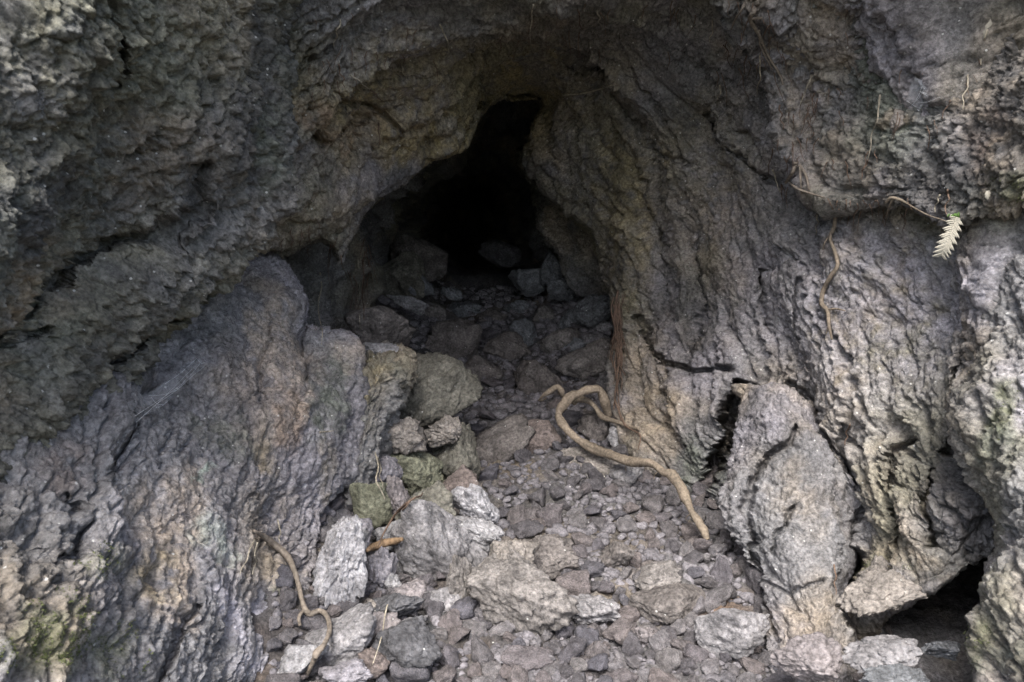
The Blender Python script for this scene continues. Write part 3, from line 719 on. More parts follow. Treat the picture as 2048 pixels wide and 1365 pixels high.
def rock_shape(seed, level, rough=1.0, planes=15, sharp=14.0, grain=1.0, size=.15):
    """unit rock: a ball cut by random planes, then broken up; returns verts in -1..1 and faces"""
    v, t = ICO[level]
    r = np.random.default_rng(seed)
    n = r.normal(size=(planes, 3)); n /= np.linalg.norm(n, axis=1, keepdims=True)
    hk = r.uniform(.55, 1.0, planes)
    c = np.maximum(v @ n.T.astype(f32), 1e-3) / hk
    rad = 1.0 / (np.sum(c ** sharp, axis=1) ** (1 / sharp))
    rad = np.minimum(rad, 1.5)
    p = v * rad[:, None]
    p = p / np.abs(p).max(0)
    k = size / .15
    dd = .14 * n3(p, 1.7, seed % 50) + .09 * n3(p, 3.6, seed % 50 + 1)
    if level >= 4:
        q = (n3(p + .12 * n3(p, 6, 3)[:, None], 2.3 * k, seed % 50 + 2) + .4 * n3(p, 7 * k, seed % 50 + 6)) * 2.2
        f_ = np.floor(q)
        dd = dd + rough * .07 / k * (f_ + sstep(.72, 1, q - f_)) + rough * .05 / k * n3(p, 8 * k, seed % 50 + 3)
        d1, i1 = worley(p + .08 * n3(p, 5, 4)[:, None], 4.2 * k, seed % 40)
        dd = dd + rough * (.09 / k) * ((.6 - d1) + .35 * i1)
    if level >= 5:
        d2, i2 = worley(p + .03 * n3(p, 14, 5)[:, None], 11 * k, seed % 40 + 1)
        dd = dd + grain * (.026 / k) * ((.6 - d2) + .4 * i2) + grain * .016 / k * fbm(p, 22 * k, 2, 7)
    p = p * (1 + dd)[:, None]
    lo, hi = p.min(0), p.max(0)
    return (p - (lo + hi) / 2) / ((hi - lo) / 2), t


TINT = dict(grey=(.18, .175, .178), pale=(.225, .222, .226), white=(.265, .262, .272), tan=(.19, .173, .155), dark=(.07, .07, .074), olive=(.125, .120, .100), green=(.165, .168, .12), brown=(.115, .104, .097), rust=(.14, .116, .106),
            pink=(.185, .168, .168), violet=(.18, .172, .185), slate=(.135, .142, .15), dust=(.155, .144, .135))
RM = {}


def rm(t):
    if t not in RM: RM[t] = rock_mat(t + '_stone', TINT[t], speck=.35, bump=.45)
    return RM[t]


BOULDERS = []


def boulder(px, py, w, h, tint, label, D=None, depthr=.85, roll=0, seed=None, rough=1.0, cat='rock', name='rock', back=.0, sharp=14.0, planes=15):
    seed = seed if seed is not None else int(px * 7 + py * 3)
    w *= 1.12; h *= 1.08
    fh = floor_hit(px, min(py + h * .42, 1500))
    D = fh + back if D is None else min(D, fh + .03)
    hw, hh = w / 2 / F * D, h / 2 / F * D
    lev = 6 if max(w, h) > 85 else 5
    p, t = rock_shape(seed, lev, rough, planes, sharp, 1.0, max(hw, hh) * 1.4)
    hd = depthr * (hw + hh) / 2
    p = p * np.array([hw, hd, hh])
    if roll:
        a = math.radians(roll); c, s = math.cos(a), math.sin(a)
        p = np.stack([p[:, 0] * c + p[:, 2] * s, p[:, 1], -p[:, 0] * s + p[:, 2] * c], 1)
    cen = W(px, py, D) + np.array([0, hd * .45, 0])
    o = link(name, mesh_np(name, p, tris=t), rm(tint), loc=cen)
    setp(o, label, cat)
    BOULDERS.append((label, px, py, w, h))
    splat(p + cen)
    return o

# the pile against the left wall, top to bottom
boulder(862, 812, 158, 190, 'olive', 'large olive tan pointed boulder at the middle of the left rock pile', D=3.05, rough=1.1, sharp=18, planes=9, seed=94, roll=20)
boulder(792, 882, 110, 84, 'tan', 'pale tan rough stone wedged below the craggy shelf in the left pile', D=2.78, rough=1.3)
boulder(880, 868, 80, 60, 'tan', 'small knobbly tan stone under the point of the olive boulder', D=2.9, rough=1.4)
boulder(822, 955, 125, 130, 'green', 'green stained dark upright rock under the pale tan stone', D=2.86)
boulder(905, 925, 100, 135, 'olive', 'smooth olive brown upright stone beside the path in the left pile', D=2.95, rough=.6)
boulder(912, 985, 82, 95, 'rust', 'reddish brown angular stone beside the path', D=2.84, rough=.5)
boulder(905, 1030, 70, 70, 'brown', 'brown stone wedged behind the white grey block', D=2.74, rough=.6)
boulder(762, 960, 75, 80, 'violet', 'dull violet grey stone tucked behind the flat green stone', D=2.66, rough=.7)
boulder(742, 1014, 78, 104, 'green', 'flat pale green lichen covered stone leaning on the left wall', D=2.5, rough=.35, depthr=.5, sharp=10)
boulder(792, 1000, 50, 90, 'pink', 'narrow pinkish upright stone right of the flat green stone', D=2.52, rough=.8)
boulder(880, 1090, 185, 190, 'grey', 'biggest grey brown boulder of the left pile with a thin twig across it', D=2.42, rough=.7, seed=31, depthr=.7)
boulder(852, 1030, 110, 110, 'olive', 'olive topped rock forming the shoulder of the biggest boulder', D=2.5, rough=.6)
boulder(945, 1018, 98, 92, 'white', 'whitish grey block with a notched top standing beside the path', D=2.52, rough=.8, sharp=18, planes=11, seed=12)
boulder(942, 1068, 118, 58, 'pale', 'elongated pale rock lying under the notched whitish block', D=2.46, roll=24, rough=.9)
boulder(706, 1075, 70, 70, 'violet', 'small violet grey stone above the tall whitish rock', D=2.36, rough=.7)
boulder(682, 1150, 100, 205, 'white', 'tall rough whitish rock standing against the left wall', D=2.2, rough=1.2, roll=10, seed=44)
boulder(698, 1092, 66, 70, 'pale', 'pale knobbly stone on top of the tall whitish rock', D=2.24, rough=1.1)
boulder(757, 1148, 62, 105, 'violet', 'upright lilac grey stone between the tall whitish rock and the biggest boulder', D=2.3, rough=.6)
boulder(790, 1085, 90, 90, 'pale', 'pale grey stone under the splinter of orange wood', D=2.42, rough=.6)
boulder(786, 1175, 40, 50, 'pale', 'small pale wedge stone at the foot of the biggest boulder', D=2.28, rough=.5)
boulder(818, 1200, 100, 62, 'pink', 'pinkish stone under the biggest boulder', D=2.26, rough=.7)
boulder(893, 1212, 84, 62, 'grey', 'plain grey block under the right end of the biggest boulder', D=2.24, rough=.5)
boulder(788, 1218, 112, 58, 'dark', 'black ridged stone below the pinkish stone', D=2.12, rough=.8)
boulder(735, 1225, 60, 46, 'tan', 'tan stone left of the black ridged stone', D=2.15, rough=.6)
boulder(748, 1268, 96, 66, 'pink', 'dull pink stone above the big charcoal boulder', D=2.07, rough=.8)
boulder(822, 1258, 60, 46, 'grey', 'small grey stone right of the dull pink stone', D=2.08, rough=.9)
boulder(812, 1308, 130, 100, 'dark', 'big smooth charcoal boulder at the bottom of the left pile', D=1.94, rough=.55, seed=8)
boulder(672, 1300, 170, 95, 'grey', 'long grey boulder at the bottom left with a root lying over it', D=1.95, rough=.5, roll=-14)
boulder(605, 1338, 90, 80, 'pale', 'pale smooth stone at the bottom left corner of the rubble', D=1.86, rough=.4)
boulder(690, 1355, 100, 60, 'violet', 'violet grey rough stone at the lowest edge of the left pile', D=1.84, rough=.9)
boulder(748, 1330, 56, 60, 'rust', 'small rusty stone left of the big charcoal boulder', D=1.92, rough=.7)
# middle of the floor
boulder(1018, 1150, 120, 120, 'tan', 'tan lumpy head of the central boulder', D=2.22, rough=1.0, seed=71)
boulder(1036, 1215, 205, 150, 'dust', 'broad dusty tan boulder in the middle of the floor', D=2.17, rough=1.1, seed=23, roll=18)
boulder(1098, 1212, 50, 50, 'rust', 'small crumbly reddish clinker beside the central boulder', D=2.12, rough=1.6)
boulder(925, 1175, 62, 130, 'dust', 'dusty wedge of rock between the biggest boulder and the central boulder', D=2.26, rough=.8)
boulder(1082, 1128, 140, 100, 'brown', 'dark brown layered rock behind the central boulder', D=2.42, rough=1.0)
boulder(1188, 1238, 100, 62, 'grey', 'oval grey stone in the rubble right of the central boulder', back=.0, rough=.8)
boulder(1345, 1222, 150, 72, 'brown', 'flat brown rock embedded in the rubble left of the pale block', rough=.35, sharp=8)
boulder(1235, 1120, 60, 70, 'brown', 'brown dusty rock half buried in the middle of the rubble', rough=.6)
boulder(1318, 1165, 90, 60, 'dust', 'low dusty rock in the rubble below the end of the root', rough=.7)
boulder(1300, 1280, 56, 50, 'pink', 'pinkish pebble like stone left of the pale block', rough=.9)
boulder(1472, 1268, 142, 104, 'grey', 'pale angular block with a flat face at the foot of the cracked slab', D=1.98, rough=.45, sharp=30, planes=9, seed=6, roll=-18)
boulder(1625, 1340, 135, 90, 'pink', 'reddish porous stone at the lowest edge below the cracked slab', D=1.72, rough=1.0)
boulder(1770, 1322, 138, 72, 'grey', 'grey rough slab stone below the dark hollow', D=1.72, rough=.9)
boulder(1892, 1308, 84, 50, 'slate', 'dark slate stone deep in the hollow beside the mossy pillar', D=1.75, rough=.8)
boulder(1800, 1372, 120, 50, 'slate', 'dark stone half out of sight below the grey rough slab stone', D=1.66, rough=.8)
boulder(1765, 1165, 90, 80, 'tan', 'lumpy tan rock under the ledge at the mouth of the dark hollow', D=2.05, rough=1.2)
boulder(1765, 1195, 150, 75, 'tan', 'pale grey broken rock wedged at the mouth of the dark hollow', D=1.93, rough=1.1, roll=-14)
# beside the root
boulder(1182, 935, 118, 64, 'tan', 'pale flat rough stone under the bend of the root', rough=.8, back=.05)
boulder(1190, 862, 66, 70, 'brown', 'brown stone inside the loop of the root', rough=.5, back=.05)
boulder(1243, 888, 52, 66, 'pale', 'pale upright stone between the root and the right wall', rough=.6, back=.05)
boulder(1255, 955, 66, 50, 'grey', 'grey stone just below the root near the right wall', rough=.6)
boulder(1190, 742, 120, 100, 'dust', 'dark rounded boulder against the right wall behind the root', rough=.45, roll=-30, back=.1)
boulder(1222, 770, 50, 60, 'grey', 'small grey stone between the dark rounded boulder and the wall', rough=.6)
boulder(1080, 760, 92, 84, 'brown', 'square brown rock set in the path behind the root', rough=.35, back=.05)
boulder(1000, 895, 130, 110, 'brown', 'brown rounded rock embedded in the path with a pebble on it', rough=.4, sharp=7, back=.1)
boulder(1066, 884, 100, 70, 'rust', 'reddish brown slanting rock in the path below the root tip', rough=.5, roll=-22, sharp=8, back=.05)
boulder(1015, 700, 90, 60, 'brown', 'low brown rock in the middle of the path', rough=.5, back=.05)
boulder(1120, 688, 74, 56, 'dust', 'rounded dusty rock in the path left of the right wall', rough=.5, back=.05)
boulder(1050, 672, 56, 64, 'slate', 'pointed slate grey rock in the upper path', rough=.4, back=.05)
boulder(905, 690, 110, 90, 'brown', 'brown rock at the left edge of the upper path', rough=.6, back=.1)
boulder(962, 745, 80, 60, 'brown', 'dusty brown rock behind the large olive boulder', rough=.6, back=.05)
boulder(755, 660, 130, 90, 'brown', 'brown sloping rock behind the craggy shelf', D=3.3, rough=.6)
boulder(758, 705, 80, 36, 'pale', 'thin pale flat stone lying on the craggy shelf', D=2.86, rough=.8)
# deep inside
boulder(828, 515, 120, 100, 'brown', 'dim brown block standing at the left of the black passage', D=4.9, rough=.8)
boulder(790, 565, 110, 110, 'olive', 'dim greenish rock below the brown block at the left of the passage', D=4.5, rough=.7)
boulder(843, 572, 46, 40, 'slate', 'small rounded blue grey stone at the left of the passage', D=4.5, rough=.4)
boulder(812, 607, 80, 30, 'pale', 'pale flat stone lying left of the passage floor', D=4.2, roll=24, rough=.5)
boulder(903, 590, 40, 28, 'slate', 'small flat slate stone at the crest of the passage floor', D=4.7, rough=.5)
boulder(1000, 510, 80, 54, 'dark', 'dim dark boulder at the right of the black passage', D=5.5, rough=.7)  # dark tint stands in for the weak light so far back
boulder(1056, 566, 72, 56, 'slate', 'blue grey square boulder on the crest left of the upright one', D=4.9, rough=.4, sharp=18)
boulder(1106, 538, 50, 66, 'slate', 'blue grey upright boulder under the hanging fold of rock', D=4.85, rough=.5)
boulder(1142, 580, 90, 50, 'slate', 'rough blue grey boulder nearest the right wall on the crest', D=4.7, rough=1.2)
boulder(1190, 625, 80, 60, 'slate', 'blue grey rubble boulder just below the crest at the right wall', D=4.3, rough=1.1)
for k, (a_, b_, w_, h_, t_, l_) in enumerate(((1040, 618, 60, 34, 'slate', 'low slate rock left of the middle of the far rubble slope'), (1095, 632, 54, 36, 'dust', 'dusty rock in the middle of the far rubble slope'), (1150, 640, 60, 40, 'slate', 'slate rock right of the middle of the far rubble slope'),
        (1135, 700, 64, 44, 'slate', 'blue grey rock at the foot of the far rubble slope'), (1190, 690, 60, 44, 'grey', 'grey rock at the foot of the far rubble slope by the right wall'), (985, 640, 56, 34, 'brown', 'brown rock at the left of the far rubble slope'),
        (930, 625, 60, 36, 'slate', 'slate rock beyond the brown rock at the left edge of the path'), (1205, 660, 44, 40, 'pale', 'pale rock high on the far rubble slope by the right wall'), (860, 630, 60, 40, 'dust', 'dusty rock below the pale flat stone at the passage'), (880, 655, 50, 30, 'grey', 'grey flat rock at the left of the upper path'))):
    boulder(a_, b_, w_, h_, t_, l_, rough=.7, back=.05)
boulder(1802, 240, 34, 46, 'tan', 'small pale tan stone set in the rough overhang at the upper right', D=depth(1802, 240), rough=.5, roll=35)

# ------------------------------------------------------------------ loose stones of the floor
rng = np.random.default_rng(11)
M_STONE = rock_mat('loose_stone', (.16, .156, .164), scale=.12, speck=.0, rand=True, bump=.5, var=.35)
M_RUB = rock_mat('rubble_stone', (.145, .138, .147), speck=.2, bump=.4)
SHP = [rock_shape(300 + k, 4, .8, 12, 9.0, 1, .16) for k in range(16)]
SHM = [mesh_np('stone', p, tris=t) for p, t in SHP]
for m_ in SHM: m_.materials.append(M_STONE)
LOW = [rock_shape(400 + k, 2, .8, 11, 8.0, 1, .16) for k in range(12)]
cell = .03
grid = {}


def free(x, y, r, f=.74):
    k = int(math.ceil((r + .06) / cell)); i, j = int(x // cell), int(y // cell)
    for a in range(i - k, i + k + 1):
        for b in range(j - k, j + k + 1):
            for (u, v, q) in grid.get((a, b), ()):
                if (u - x) ** 2 + (v - y) ** 2 < (f * (r + q)) ** 2: return False
    return True


def density(px, py):
    # the trodden middle of the path is bare dust; the right side and the front are full of stones
    bare = math.exp(-((px - 1040) / 110) ** 2 - ((py - 960) / 90) ** 2)
    far = min(1, max(.5 if px > 960 else .25, (py - 620) / 330))
    return far * (1 - .75 * bare)


placed = []
for phase, (ntry, r0, r1) in enumerate(((1500, .030, .050), (16000, .019, .034), (26000, .011, .019), (26000, .0055, .011))):
    X_ = rng.uniform(-.95, 1.0, ntry); Y_ = 1.45 + 4.0 * rng.uniform(0, 1, ntry) ** 1.6
    R_ = r0 + (r1 - r0) * rng.uniform(0, 1, ntry) ** 1.8
    Z_ = floorz(X_, Y_)
    P_ = np.stack([X_, Y_, Z_], 1)
    px_, py_, D_ = proj(P_)
    U_ = rng.uniform(0, 1, ntry)
    for k in range(ntry):
        a, b = px_[k], py_[k]
        if not (540 < a < 1960 and 560 < b < 1400): continue
        if R_[k] * F / D_[k] < 2.2: continue
        if U_[k] > density(a, b): continue
        ix, iy = int(a / 6), min(227, int(b / 6))
        if SPLAT[iy, min(341, ix)] < D_[k] - .10: continue
        if not free(X_[k], Y_[k], R_[k]): continue
        grid.setdefault((int(X_[k] // cell), int(Y_[k] // cell)), []).append((X_[k], Y_[k], R_[k]))
        placed.append((R_[k] / D_[k], X_[k], Y_[k], Z_[k], R_[k]))
placed.sort(reverse=True)
single, rest = placed[:290], placed[290:]
# stones that lie right beside one of the big rocks are told apart by that rock
CUT = set('next at above below under beside behind in on of between right left tucked leaning standing lying wedged forming with set embedded against half just deep nearest hanging jutting inside across wherever and'.split())
SHORT = {}
for lb, bx, by, bw, bh in BOULDERS:
    wl = []
    for q in lb.split():
        if q in CUT: break
        wl.append(q)
    SHORT.setdefault(' '.join(wl), []).append((bx, by, bw, bh))
SPOT = {}
SPX = [(*[float(q[0]) for q in proj(np.array([[c[1], c[2], c[3]]]))], c[4]) for c in single]
for sn, bl in SHORT.items():
    if len(bl) > 1 or len(sn.split()) < 3: continue
    bx, by, bw, bh = bl[0]
    for side in ('left', 'right', 'below'):
        best = None
        for k, (a, b, d, r_) in enumerate(SPX):
            rp = r_ * F / d
            if side == 'below': gap = b - (by + bh * .5); okk = abs(a - bx) < bw * .3
            else: gap = (bx - bw * .5 - a) if side == 'left' else (a - bx - bw * .5); okk = abs(b - by - bh * .25) < bh * .25
            if okk and -rp * .5 < gap < 34 and k not in SPOT and (best is None or gap < best[0]): best = (gap, k)
        if best:
            SPOT[best[1]] = ('nearest loose stone just below the ' if side == 'below' else 'nearest loose stone on the %s side of the ' % side) + sn
LAB = 'small rough lava stone lying loose among the rubble on the cave floor'
for k, (s_, x_, y_, z_, r_) in enumerate(single):
    o = bpy.data.objects.new('stone', SHM[k % 16]); COL.objects.link(o)
    q = rng.uniform(.75, 1.25, 3)
    o.scale = (r_ * q[0] * 1.08, r_ * q[1], r_ * .74 * q[2])
    o.rotation_euler = (rng.normal() * .4, rng.normal() * .4, rng.uniform(0, 6.28))
    o.location = (x_, y_, z_ + r_ * .48)
    setp(o, SPOT.get(k, LAB), 'stone', 'loose stones on the cave floor')
    splat(np.array(o.location) + SHP[k % 16][0][::3] * r_ * np.array([1, 1, .7]))
VV, TT, n0 = [], [], 0
for k, (s_, x_, y_, z_, r_) in enumerate(rest):
    p, t = LOW[k % 12]
    a = rng.uniform(0, 6.28); c, s = math.cos(a), math.sin(a)
    p = p * (rng.uniform(.75, 1.25, 3) * np.array([1.08, 1, .75])) * r_
    p = np.stack([p[:, 0] * c - p[:, 1] * s, p[:, 0] * s + p[:, 1] * c, p[:, 2]], 1) + np.array([x_, y_, z_ + r_ * .3])
    VV.append(p); TT.append(t + n0); n0 += len(p)
rub = link('rubble', mesh_np('rubble', np.concatenate(VV), tris=np.concatenate(TT)), M_RUB)
setp(rub, 'fine lava rubble between the stones of the cave floor', kind='stuff')
print('stones', len(single), 'rubble', len(rest), 'spotted', len(SPOT))

# ------------------------------------------------------------------ roots
def crpath(pts, n):
    p = np.array(pts, float)
    return crw(len(p), [n] * (len(p) - 1)) @ p


TC = []


def tube(paths, sides=8, rough=.0, seed=0, sub=6):
    """paths: list of lists of (x, y, z, radius)"""
    V, Q, n0 = [], [], 0
    TC.clear()
    for pi, pts in enumerate(paths):
        c = crpath(pts, sub)
        P, r = c[:, :3], np.maximum(c[:, 3], .0002)
        t = np.gradient(P, axis=0); t /= np.maximum(np.linalg.norm(t, axis=1, keepdims=True), 1e-9)
        up = np.array([.31, .27, .9]); u = np.cross(t, up); u /= np.maximum(np.linalg.norm(u, axis=1, keepdims=True), 1e-9)
        v = np.cross(t, u)
        a = np.linspace(0, 2 * np.pi, sides + 1)[:-1]
        ring = P[:, None] + r[:, None, None] * (np.cos(a)[None, :, None] * u[:, None] + np.sin(a)[None, :, None] * v[:, None])
        fl_ = ring.reshape(-1, 3)
        if rough:
            rr = np.repeat(r, sides)
            k = n3(fl_, .5 / r.mean(), seed + pi) * .6 + n3(fl_, 1.6 / r.mean(), seed + pi + 9) * .3
            fl_ = np.repeat(P, sides, 0) + (fl_ - np.repeat(P, sides, 0)) * (1 + rough * k)[:, None]
        ln = np.cumsum(np.linalg.norm(np.diff(P, axis=0, prepend=P[:1]), axis=1)) / max(r.mean(), 1e-5)
        AA, LL = np.meshgrid(a, ln)
        st = n2((np.cos(AA) * 1.6 + np.sin(AA) * 1.1).ravel() + 3, LL.ravel() * .10, seed + pi) + .7 * n2((np.cos(AA) * 4 + 2 * np.sin(AA)).ravel(), LL.ravel() * .22, seed + 3) + .6 * n3(fl_, 9, seed + 5)
        TC.append(np.concatenate([1 + .42 * st, [1, 1]]))
        ids = np.arange(len(fl_)).reshape(len(P), sides) + n0
        Q.append(np.stack([ids[:-1], np.roll(ids[:-1], -1, 1), np.roll(ids[1:], -1, 1), ids[1:]], -1).reshape(-1, 4))
        for e, f_ in ((0, 1), (-1, -1)):        # close the ends
            cidx = n0 + len(fl_); fl_ = np.concatenate([fl_, P[e][None]])
            rg = ids[e]; nx = np.roll(rg, -1)
            Q.append(np.stack([np.full(sides, cidx), nx, rg, rg], -1) if f_ == 1 else np.stack([np.full(sides, cidx), rg, nx, nx], -1))
        V.append(fl_); n0 += len(fl_)
    V = np.concatenate(V); Q = np.concatenate(Q)
    deg = Q[:, 2] == Q[:, 3]
    return V, Q[~deg], Q[deg][:, :3]


def pxpath(pts, off=.0, hang=False):
    """(px, py, radius px[, extra offset]) laid on what is already built"""
    out = []
    for q in pts:
        d = depth(q[0], q[1]) - off - (q[3] if len(q) > 3 else 0)
        out.append([*W(q[0], q[1], d), q[2] / F * d])
    for _ in range(2):
        for k in range(1, len(out) - 1):          # ease depth jumps between neighbours
            a = np.array(out[k][:3]); dk = (a - CAM) @ FWD
            dm = .5 * ((np.array(out[k - 1][:3]) - CAM) @ FWD + (np.array(out[k + 1][:3]) - CAM) @ FWD)
            if abs(dk - dm) > .03:
                d2 = min(dk, dk * .4 + dm * .6)
                out[k][:3] = list(CAM + (a - CAM) * (d2 / dk))
    return out


def root(name, paths, mat, label, cat='root', group=None, sides=8, rough=.25, parent=None, seed=0, sub=6):
    v, q, t = tube(paths, sides, rough, seed, sub)
    tc_ = np.concatenate(TC).clip(.35, 1.8)
    o = link(name, mesh_np(name, v, quads=q, tris=t, col=np.repeat(tc_[:, None], 3, 1) * .4), mat, parent)
    if label: setp(o, label, cat, group)
    return o


def bark_mat(name, base, bump=.6):
    m = plain_mat(name, base, .85, 110, .3, bump=bump)
    t = m.node_tree; N = t.nodes; L = t.links; b = N['Principled BSDF']
    src = b.inputs['Base Color'].links[0].from_socket
    at = N.new('ShaderNodeAttribute'); at.attribute_name = 'pigment'
    mu = N.new('ShaderNodeMix'); mu.data_type = 'RGBA'; mu.blend_type = 'MULTIPLY'; mu.inputs[0].default_value = 1
    g2 = N.new('ShaderNodeVectorMath'); g2.operation = 'SCALE'; g2.inputs['Scale'].default_value = 2.5
    L.new(at.outputs['Color'], g2.inputs[0]); L.new(src, mu.inputs[6]); L.new(g2.outputs[0], mu.inputs[7]); L.new(mu.outputs[2], b.inputs['Base Color'])
    return m


M_ROOT = bark_mat('root_bark', (.18, .148, .112))
M_ROOT2 = bark_mat('pale_root', (.165, .14, .113))
M_RED = bark_mat('red_rootlet', (.12, .082, .06))
M_PALE = bark_mat('dry_rootlet', (.30, .27, .21))
M_WOOD = bark_mat('split_wood', (.22, .15, .09))


def fpath(pts, lift):
    out = []
    for q in pts:
        d = floor_hit(q[0], q[1]) - lift - (q[3] if len(q) > 3 else 0)
        out.append([*W(q[0], q[1], d), q[2] / F * d])
    return out


def given(pts):
    out = []
    for k, (a, b, r, d) in enumerate(pts):
        r *= .78 * (1 + .16 * math.sin(k * 2.7) + .10 * math.sin(k * 5.1)); a += 2.5 * math.sin(k * 1.9); b += 2.5 * math.cos(k * 2.3)
        d = min(d, depth(a, b) - .012)
        out.append([*W(a, b, d), r / F * d])
    return out


main = given([(1414, 1078, 8, 2.52), (1402, 1056, 11.5, 2.54), (1384, 1022, 10.5, 2.60), (1370, 988, 11, 2.66), (1352, 966, 12.5, 2.70), (1344, 950, 12.5, 2.73), (1328, 943, 11, 2.76), (1300, 929, 11, 2.82), (1262, 922, 12, 2.92), (1222, 910, 12, 3.02),
              (1185, 898, 12, 3.08), (1152, 876, 11.5, 3.13), (1128, 852, 11, 3.17), (1118, 830, 10.5, 3.2), (1123, 812, 11, 3.22), (1140, 798, 12, 3.24), (1158, 787, 12, 3.25), (1178, 779, 11, 3.25), (1198, 783, 12, 3.26), (1211, 800, 11, 3.28), (1217, 832, 9, 3.32)])
g = bpy.data.objects.new('root', None); COL.objects.link(g); g.location = W(1400, 1060, 2.6)
setp(g, 'thick tan root snaking over the rubble and looping at the right wall', 'root')
def under(o, par):
    o.parent = par; o.matrix_parent_inverse = Matrix.Translation(-Vector(par.location))
    return o
under(root('root_stem', [main], M_ROOT, None, sides=16, rough=.38, seed=3, sub=12), g)
under(root('root_branch', [given([(1152, 803, 9, 3.37), (1138, 800, 8, 3.36), (1128, 793, 7, 3.35), (1124, 780, 7, 3.34), (1112, 777, 7, 3.34), (1098, 783, 6.5, 3.35), (1088, 792, 5, 3.37), (1076, 804, 3, 3.40)])], M_ROOT, None, sides=10, rough=.3, seed=4), g)
under(root('root_branch', [given([(1150, 797, 9, 3.36), (1172, 803, 8, 3.33), (1192, 815, 7, 3.30), (1206, 832, 6.5, 3.27), (1230, 846, 6, 3.24), (1258, 852, 5, 3.22), (1280, 858, 3, 3.22)])], M_ROOT, None, sides=10, rough=.35, seed=5), g)

sides_ = []
for k, q in enumerate(((1330, 943), (1262, 922), (1152, 876), (1120, 820), (1178, 779), (1384, 1022), (1080, 800), (1278, 857))):
    r_ = random.Random(40 + k); a_ = r_.uniform(0, 6.28)
    sides_.append(given([(q[0] + t_ * 26 * math.cos(a_ + .5 * math.sin(t_ * 4 + k)), q[1] + t_ * 20 * math.sin(a_ + .6 * math.sin(t_ * 5)), 2.6 - 1.9 * t_, 9) for t_ in (0, .35, .7, 1)]))
under(root('root_hairs', sides_, M_ROOT, None, sides=6, rough=.2), g)

lr = pxpath([(508, 1062, 3), (530, 1075, 6), (552, 1092, 7), (574, 1112, 6.5), (588, 1140, 5.2), (597, 1170, 5), (605, 1205, 5), (618, 1228, 6), (640, 1222, 5), (655, 1235, 5), (659, 1262, 5), (648, 1290, 5), (634, 1306, 8), (626, 1325, 5), (614, 1350, 4.5), (600, 1385, 4)], .018)
g2 = bpy.data.objects.new('root', None); COL.objects.link(g2); g2.location = lr[7][:3]
setp(g2, 'pale thin root running down the lower left wall onto the rubble', 'root')
under(root('root_stem', [lr], M_ROOT2, None, sides=10, rough=.25, seed=8), g2)
under(root('root_branch', [pxpath([(620, 1226, 4.5), (606, 1224, 4), (598, 1236, 3.5), (600, 1252, 3)], .02)], M_ROOT2, None, rough=.25), g2)
tw = pxpath([(757, 1092, 1.4), (765, 1072, 1.6), (780, 1045, 2), (795, 1024, 2.2), (812, 1008, 2.4), (830, 996, 2), (842, 992, 1.6), (845, 986, 1)], .02)
root('twig', [tw, pxpath([(795, 1024, 3), (808, 1018, 2), (820, 1003, 1.6)], .022)], M_RED, 'thin reddish twig lying across the biggest boulder', 'twig')
root('wood_splinter', [pxpath([(734, 1101, 4), (748, 1094, 8), (772, 1086, 8.5), (792, 1082, 7), (804, 1079, 4)], .02)], M_WOOD, 'orange brown splinter of wood resting on the pale stones', 'wood', sides=7, rough=.3)
root('root', [pxpath([(1672, 422, 3), (1668, 455, 4), (1660, 475, 3.5), (1668, 500, 3.5), (1675, 530, 4), (1660, 555, 4.5), (1647, 580, 4.5), (1643, 606, 4.5), (1655, 622, 4), (1658, 650, 3.5), (1664, 680, 2)], .012),
              pxpath([(1655, 620, 2.5), (1672, 618, 2), (1690, 622, 1.2)], .01), pxpath([(1657, 655, 2), (1652, 668, 1.2)], .01), pxpath([(1660, 470, 2), (1650, 485, 1.6), (1645, 500, 1)], .01)],
     M_ROOT, 'thin orange root hanging down the smooth right wall below the overhang', 'root')
root('root', [pxpath([(1500, -20, 5), (1508, 20, 5), (1500, 38, 4.5), (1518, 70, 3.5), (1535, 110, 3), (1560, 150, 2.5), (1566, 170, 2)], .02), pxpath([(1490, -20, 3), (1488, 10, 3), (1470, 40, 2), (1462, 60, 1)], .02),
              pxpath([(1500, 38, 3), (1525, 36, 2.5)], .02), pxpath([(1518, 60, 2), (1522, 95, 1.8), (1545, 140, 1.2)], .025)], M_ROOT2, 'cluster of pale roots dangling from the rim above the right wall', 'root')
root('root', [pxpath([(1592, 325, 4), (1585, 345, 4), (1572, 365, 3)], .015), pxpath([(1598, 330, 3.5), (1612, 352, 3), (1618, 380, 2)], .015), pxpath([(1575, 360, 2.5), (1590, 375, 2.5), (1615, 385, 2), (1650, 396, 1.5)], .015),
              pxpath([(1600, 335, 2.5), (1602, 375, 2), (1606, 400, 1)], .02)], M_ROOT2, 'knot of small roots under the edge of the upper right overhang', 'root')
root('root', [pxpath([(1772, 405, 3), (1782, 396, 3.2), (1800, 400, 3), (1815, 408, 2), (1850, 428, 1.4), (1890, 442, 1)], .012), pxpath([(1786, 398, 2.4), (1778, 415, 2), (1772, 440, 1.2)], .012)], M_ROOT,
     'small forked tan root poking out above the smooth right wall', 'root')
strands = []
for k in range(11):
    r_ = random.Random(500 + k); x0 = 1232 + r_.uniform(-9, 12); y0 = r_.uniform(570, 640); y1 = r_.uniform(690, 850); wv = r_.uniform(1.0, 2.6)
    strands.append(pxpath([(x0 + (6 * math.sin(k + j * 1.3) + r_.uniform(-4, 4)) * (.3 + j / 6), y0 + (y1 - y0) * j / 6, wv * (1 - .07 * j)) for j in range(7)], .03))
root('root', strands + [pxpath([(1230, 800, 2), (1250, 850, 2), (1280, 870, 1.5), (1276, 900, 1)], .03)], M_RED, 'bundle of reddish roots hanging down the corner of the right wall', 'root')
